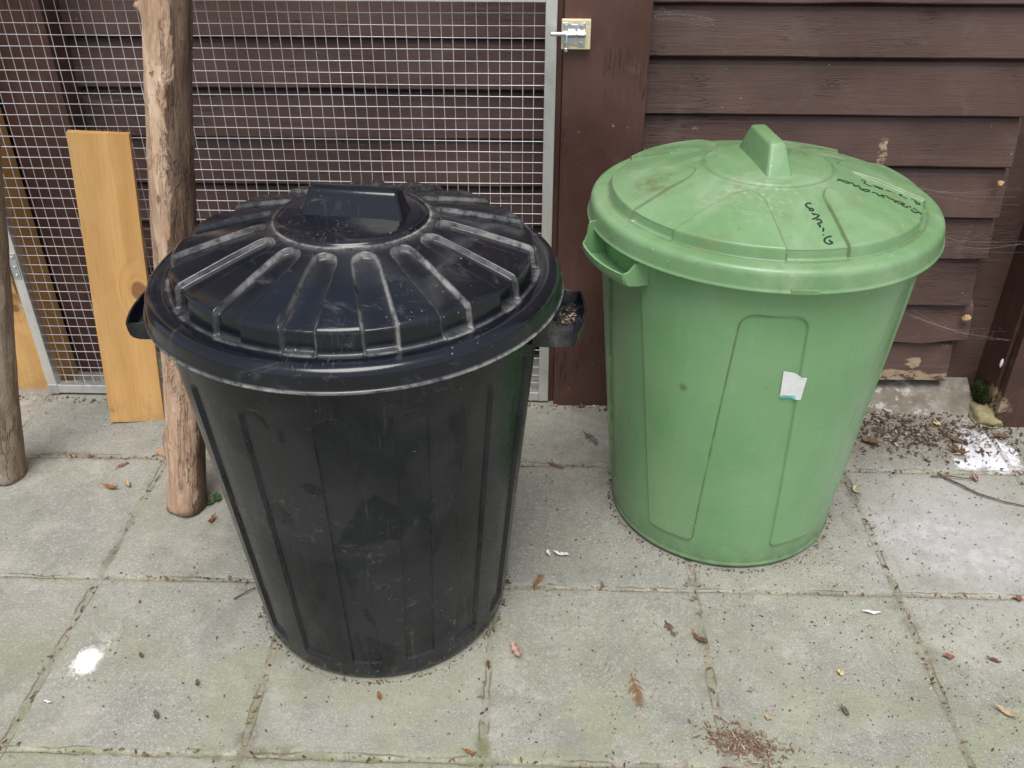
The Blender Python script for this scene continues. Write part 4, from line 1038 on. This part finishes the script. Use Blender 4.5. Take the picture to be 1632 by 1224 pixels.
def twig(pts, rad, label):
    P = [Vector((x, y, float(ground_height(np.array(x), np.array(y)))+.003+z)) for x, y, z in pts]
    Q = []
    for i in range(len(P)-1):
        for t in (0,.25,.5,.75): Q.append(P[i].lerp(P[i+1], t)+Vector((rng.uniform(-1,1),rng.uniform(-1,1),rng.uniform(0,1)))*.0012)
    Q.append(P[-1])
    base = Q[0].copy()
    v, f, c = tube_arrays([q-base for q in Q], [rad*(1-.5*i/len(Q)) for i in range(len(Q))], 7)
    me = bpy.data.meshes.new('twig'); me.from_pydata(v, [], f+c); me.update()
    o = link('twig', me, LM['twig']); o.location = base; tag(o, label, 'twig', 'twigs on the paving'); return o
twig([(.945,1.752,.002),(.985,1.705,.003),(1.012,1.678,.001),(1.05,1.655,.002),(1.10,1.640,.0)], .0026, 'long bent brown twig on the right slab below the white spill')
twig([(.925,1.742,.001),(.975,1.738,.004),(1.02,1.732,.001)], .0018, 'thin short twig crossing the head of the long bent twig')
twig([(-.590,1.305,0),(-.556,1.336,.002)], .0014, 'short dark twig touching the left side of the black bin base')

# countless crumbs: one object
def litter():
    V = []; F = []; S = []
    r = random.Random(5)
    def crumb(x, y, s, shade, el=1.0, lift=0.):
        z = float(ground_height(np.array(x), np.array(y)))+.0006+lift
        a = r.uniform(0, 6.28); k = r.choice((4,5,5,6)); o = len(V)
        ca, sa = math.cos(a), math.sin(a); tx, ty = r.uniform(-.5,.5), r.uniform(-.5,.5)
        ps = []
        for i in range(k):
            t = 6.283*i/k+r.uniform(-.3,.3); q = s*r.uniform(.6,1.2)
            u_, v_ = q*math.cos(t)*el, q*math.sin(t)
            ps.append((x+u_*ca-v_*sa, y+u_*sa+v_*ca, u_*tx+v_*ty))
        mn = min(p[2] for p in ps)
        for p in ps: V.append((p[0], p[1], z+p[2]-mn)); S.append(shade)
        V.append((x, y, z-mn+s*r.uniform(.3,.8))); S.append(shade)
        for i in range(k): F.append((o+i, o+(i+1) % k, o+k))
    def dens(x, y):
        d = .20+.45*sst(-.3,.6,np.array(x))+.25*(fbm(np.array(x*3.), np.array(y*3.), np.array(0.), 2))
        return float(d)
    n = 0
    while n < 9500:
        x = r.uniform(-1.45,1.35); y = r.uniform(.84,2.03)
        if r.random() > dens(x, y): continue
        if math.hypot(x+.294, y-1.352) < .225 or math.hypot(x-.417, y-1.662) < .232: continue
        n += 1
        crumb(x, y, .0005+.0014*r.random()**3, r.choice((0.,.05,.1,.2,.25,.35,.5,.8)), r.choice((1,1,1.3,1.6,2.2)))
    for _ in range(2600):                       # drift of decayed leaves at the foot of the boards
        x = r.gauss(.93,.15); y = 1.93+r.gauss(0,.055)-.12*(x-.93)
        if y > 2.02 or math.hypot(x-.417, y-1.662) < .245: continue
        crumb(x, y, .0008+.0034*r.random()**2.5, r.choice((0,.0,.03,.05,.1,.15,.25,.7)), r.choice((1,1.5,2.5)), r.random()*.003)
    for _ in range(700):                        # heap of needles on the front slab
        x = .36+r.gauss(0,.030); y = 1.002+r.gauss(0,.016)-.25*(x-.36)
        crumb(x, y, .0006+.0010*r.random(), r.choice((.25,.35,.45,.55,.7)), r.choice((2,4,6)), r.random()*.003)
    for _ in range(900):                        # along the joints
        if r.random() < .5:
            x = X0+SL*r.randint(0,5)+r.gauss(0,.004); y = r.uniform(.85,2.02)
        else:
            x = r.uniform(-1.4,1.3); y = Y0+SL*r.randint(0,2)+r.gauss(0,.004)
        if math.hypot(x+.294, y-1.352) < .23 or math.hypot(x-.417, y-1.662) < .24: continue
        crumb(x, y, .001+.0022*r.random(), r.choice((.1,.3,.45,.5,.6)), r.choice((1,2,3)))
    for cx, cy, rr in ((-.294,1.352,.238),(.417,1.662,.243)):   # dirt gathered round the bases
        for _ in range(300):
            a = r.uniform(-1.9,1.9); q = rr+abs(r.gauss(0,.006)); crumb(cx+q*math.sin(a), cy-q*math.cos(a), .0007+.0018*r.random()**2, r.choice((0,.1,.3,.45)), r.choice((1,2)))
    for _ in range(90):                         # caught in the right handle of the black bin
        a = R(86)+r.uniform(-.02,.19)*-1; q = r.uniform(.332,.358); crumb(-.294+q*math.sin(R(86)+abs(r.gauss(.06,.05))), 1.352-q*math.cos(R(86)+abs(r.gauss(.07,.05))), .0008+.0022*r.random()**2, r.choice((.1,.4,.6,.8)), r.choice((1,2)), .622)
    for _ in range(420):                        # swept against gate and post
        x = r.uniform(-1.4,.22); y = 2.022-abs(r.gauss(0,.016)); crumb(x, y, .001+.003*r.random()**2, r.choice((0,.1,.3,.5,.8)), r.choice((1,2,3)))
    me = bpy.data.meshes.new('leaf_litter'); me.from_pydata(V, [], F); me.update()
    at = me.attributes.new('shade', 'FLOAT', 'POINT'); at.data.foreach_set('value', np.array(S, np.float32))
    b = Mat('leaf_litter'); s = b.attr('shade')
    c = b.mix(b.ss(s, 0, .4), (.070,.050,.036), (.19,.110,.070)); c = b.mix(b.ss(s, .4, 1.0), c, (.60,.54,.44))
    return link('leaf_litter', me, b.done(c, .85, spec=.2))
lt = litter(); tag(lt, 'dark crumbs, needles and decayed leaf bits scattered over the paving and caught in a bin handle', 'leaf litter', kind='stuff')

# ------------------------------------------------------------------ cobwebs and cocoons on the boards
bcw = Mat('cobweb_silk'); M_web = bcw.done((.40,.38,.36), .8, spec=.1)
def cobweb(a, b, n, spread, sag, label, seed):
    r = random.Random(seed); V = []; F = []; a = Vector(a); b = Vector(b)
    for k in range(n):
        p = a+Vector((r.gauss(0,spread),r.uniform(-.003,.002),r.gauss(0,spread))); q = b+Vector((r.gauss(0,spread*2),r.uniform(-.003,.002),r.gauss(0,spread*1.6)))
        if r.random() < .55: q = p.lerp(q, r.uniform(.15,.7))+Vector((0,0,r.uniform(-1,1)*spread*3))
        s = sag*r.uniform(.3,1.3)
        pts = [p.lerp(q, t)+Vector((0,-.002*math.sin(math.pi*t),-s*math.sin(math.pi*t))) for t in np.linspace(0,1,9)]
        v, f, c = tube_arrays(pts, r.uniform(.00005,.00012), 4); o = len(V); V.extend([x-a for x in v]); F.extend([tuple(o+i for i in w) for w in f])
    for k in range(n*2):                       # caught dust
        t = r.random(); p = a.lerp(b, t)+Vector((r.gauss(0,spread),-.003,r.gauss(0,spread)-sag*math.sin(math.pi*t)*.8))-a; s = r.uniform(.0004,.0010); o = len(V)
        V.extend([p+Vector((s,0,0)), p+Vector((0,0,s)), p+Vector((-s,0,0)), p+Vector((0,0,-s)), p+Vector((0,-s,0))])
        F.extend([(o,o+1,o+4),(o+1,o+2,o+4),(o+2,o+3,o+4),(o+3,o,o+4)])
    me = bpy.data.meshes.new('cobweb'); me.from_pydata(V, [], F); me.update()
    o = link('cobweb', me, M_web); o.location = a; tag(o, label, 'cobweb', 'cobwebs on the woodwork'); return o
cobweb((.80,2.052,.60), (1.075,2.045,.575), 6, .010, .022, 'sagging cobweb at the right ends of the boards, high behind the green lid', 1)
cobweb((.94,2.050,.475), (1.14,1.985,.485), 7, .012, .016, 'cobweb bridging from the board ends to the corner post', 2)
cobweb((.92,2.050,.268), (1.15,1.978,.245), 7, .010, .014, 'lower cobweb around the orange cocoon at the board ends', 3)
cobweb((.235,2.055,.955), (.36,2.058,.945), 8, .005, -.006, 'thin cobweb beside the gate post under the top right board', 4)
cobweb((-1.12,2.222,.73), (-.90,2.228,.735), 16, .012, .018, 'dusty cobweb on the boards behind the mesh, upper left', 5)
M_coc = mat_plain('cocoon', (.40,.25,.11), (.55,.38,.20), 80, .9, .8)
tag(blob('cocoon', 3, .0105, .007, .009, 6, M_coc, None, (1.060,2.054,.256), .3), 'fuzzy orange brown cocoon stuck to the board ends by the corner post', 'cocoon')
tag(blob('cocoon', 3, .008, .006, .007, 9, M_coc, None, (1.046,2.054,.602), .3), 'smaller orange brown cocoon in the upper web on the board ends', 'cocoon')
tag(blob('chrysalis', 3, .0038, .0036, .0125, 2, LM['white'], None, (1.1455,1.993,.164), .08), 'small white chrysalis hanging on the side of the corner post', 'chrysalis')

# ------------------------------------------------------------------ light, sky, camera
sd = Vector((-.02,-.40,1.0)).normalized()
el = math.asin(sd.z); az = math.atan2(sd.x, sd.y)
w = bpy.data.worlds.new('World'); scn.world = w; w.use_nodes = True
nt = w.node_tree; bg = nt.nodes['Background']
sky = nt.nodes.new('ShaderNodeTexSky'); sky.sky_type = 'NISHITA'; sky.sun_disc = False
sky.sun_elevation = el; sky.sun_rotation = az; sky.air_density = 1.0; sky.dust_density = 3.0; sky.ozone_density = 1.0
hs = nt.nodes.new('ShaderNodeHueSaturation'); hs.inputs['Saturation'].default_value = .48     # overcast: much paler than a clear sky
nt.links.new(sky.outputs[0], hs.inputs['Color']); nt.links.new(hs.outputs[0], bg.inputs['Color'])
bg.inputs['Strength'].default_value = .085
sl = bpy.data.lights.new('sun', 'SUN'); sl.energy = 1.5; sl.angle = R(36); sl.color = (1,.965,.91)
so = bpy.data.objects.new('sun', sl); COL.objects.link(so); so.rotation_euler = sd.to_track_quat('Z','Y').to_euler(); so.location = (-1,-2,4)
cam = bpy.data.cameras.new('camera'); co = bpy.data.objects.new('camera', cam); COL.objects.link(co)
cam.sensor_width = 36; cam.lens = 36*1480/1632; cam.clip_start = .05; cam.clip_end = 500
co.location = (0,0,1.35); co.rotation_euler = (R(57.5),0,R(1.75)); scn.camera = co
scn.view_settings.view_transform = 'Standard'; scn.view_settings.look = 'None'; scn.view_settings.exposure = .86; scn.view_settings.gamma = 1
scn.view_settings.use_curve_mapping = False
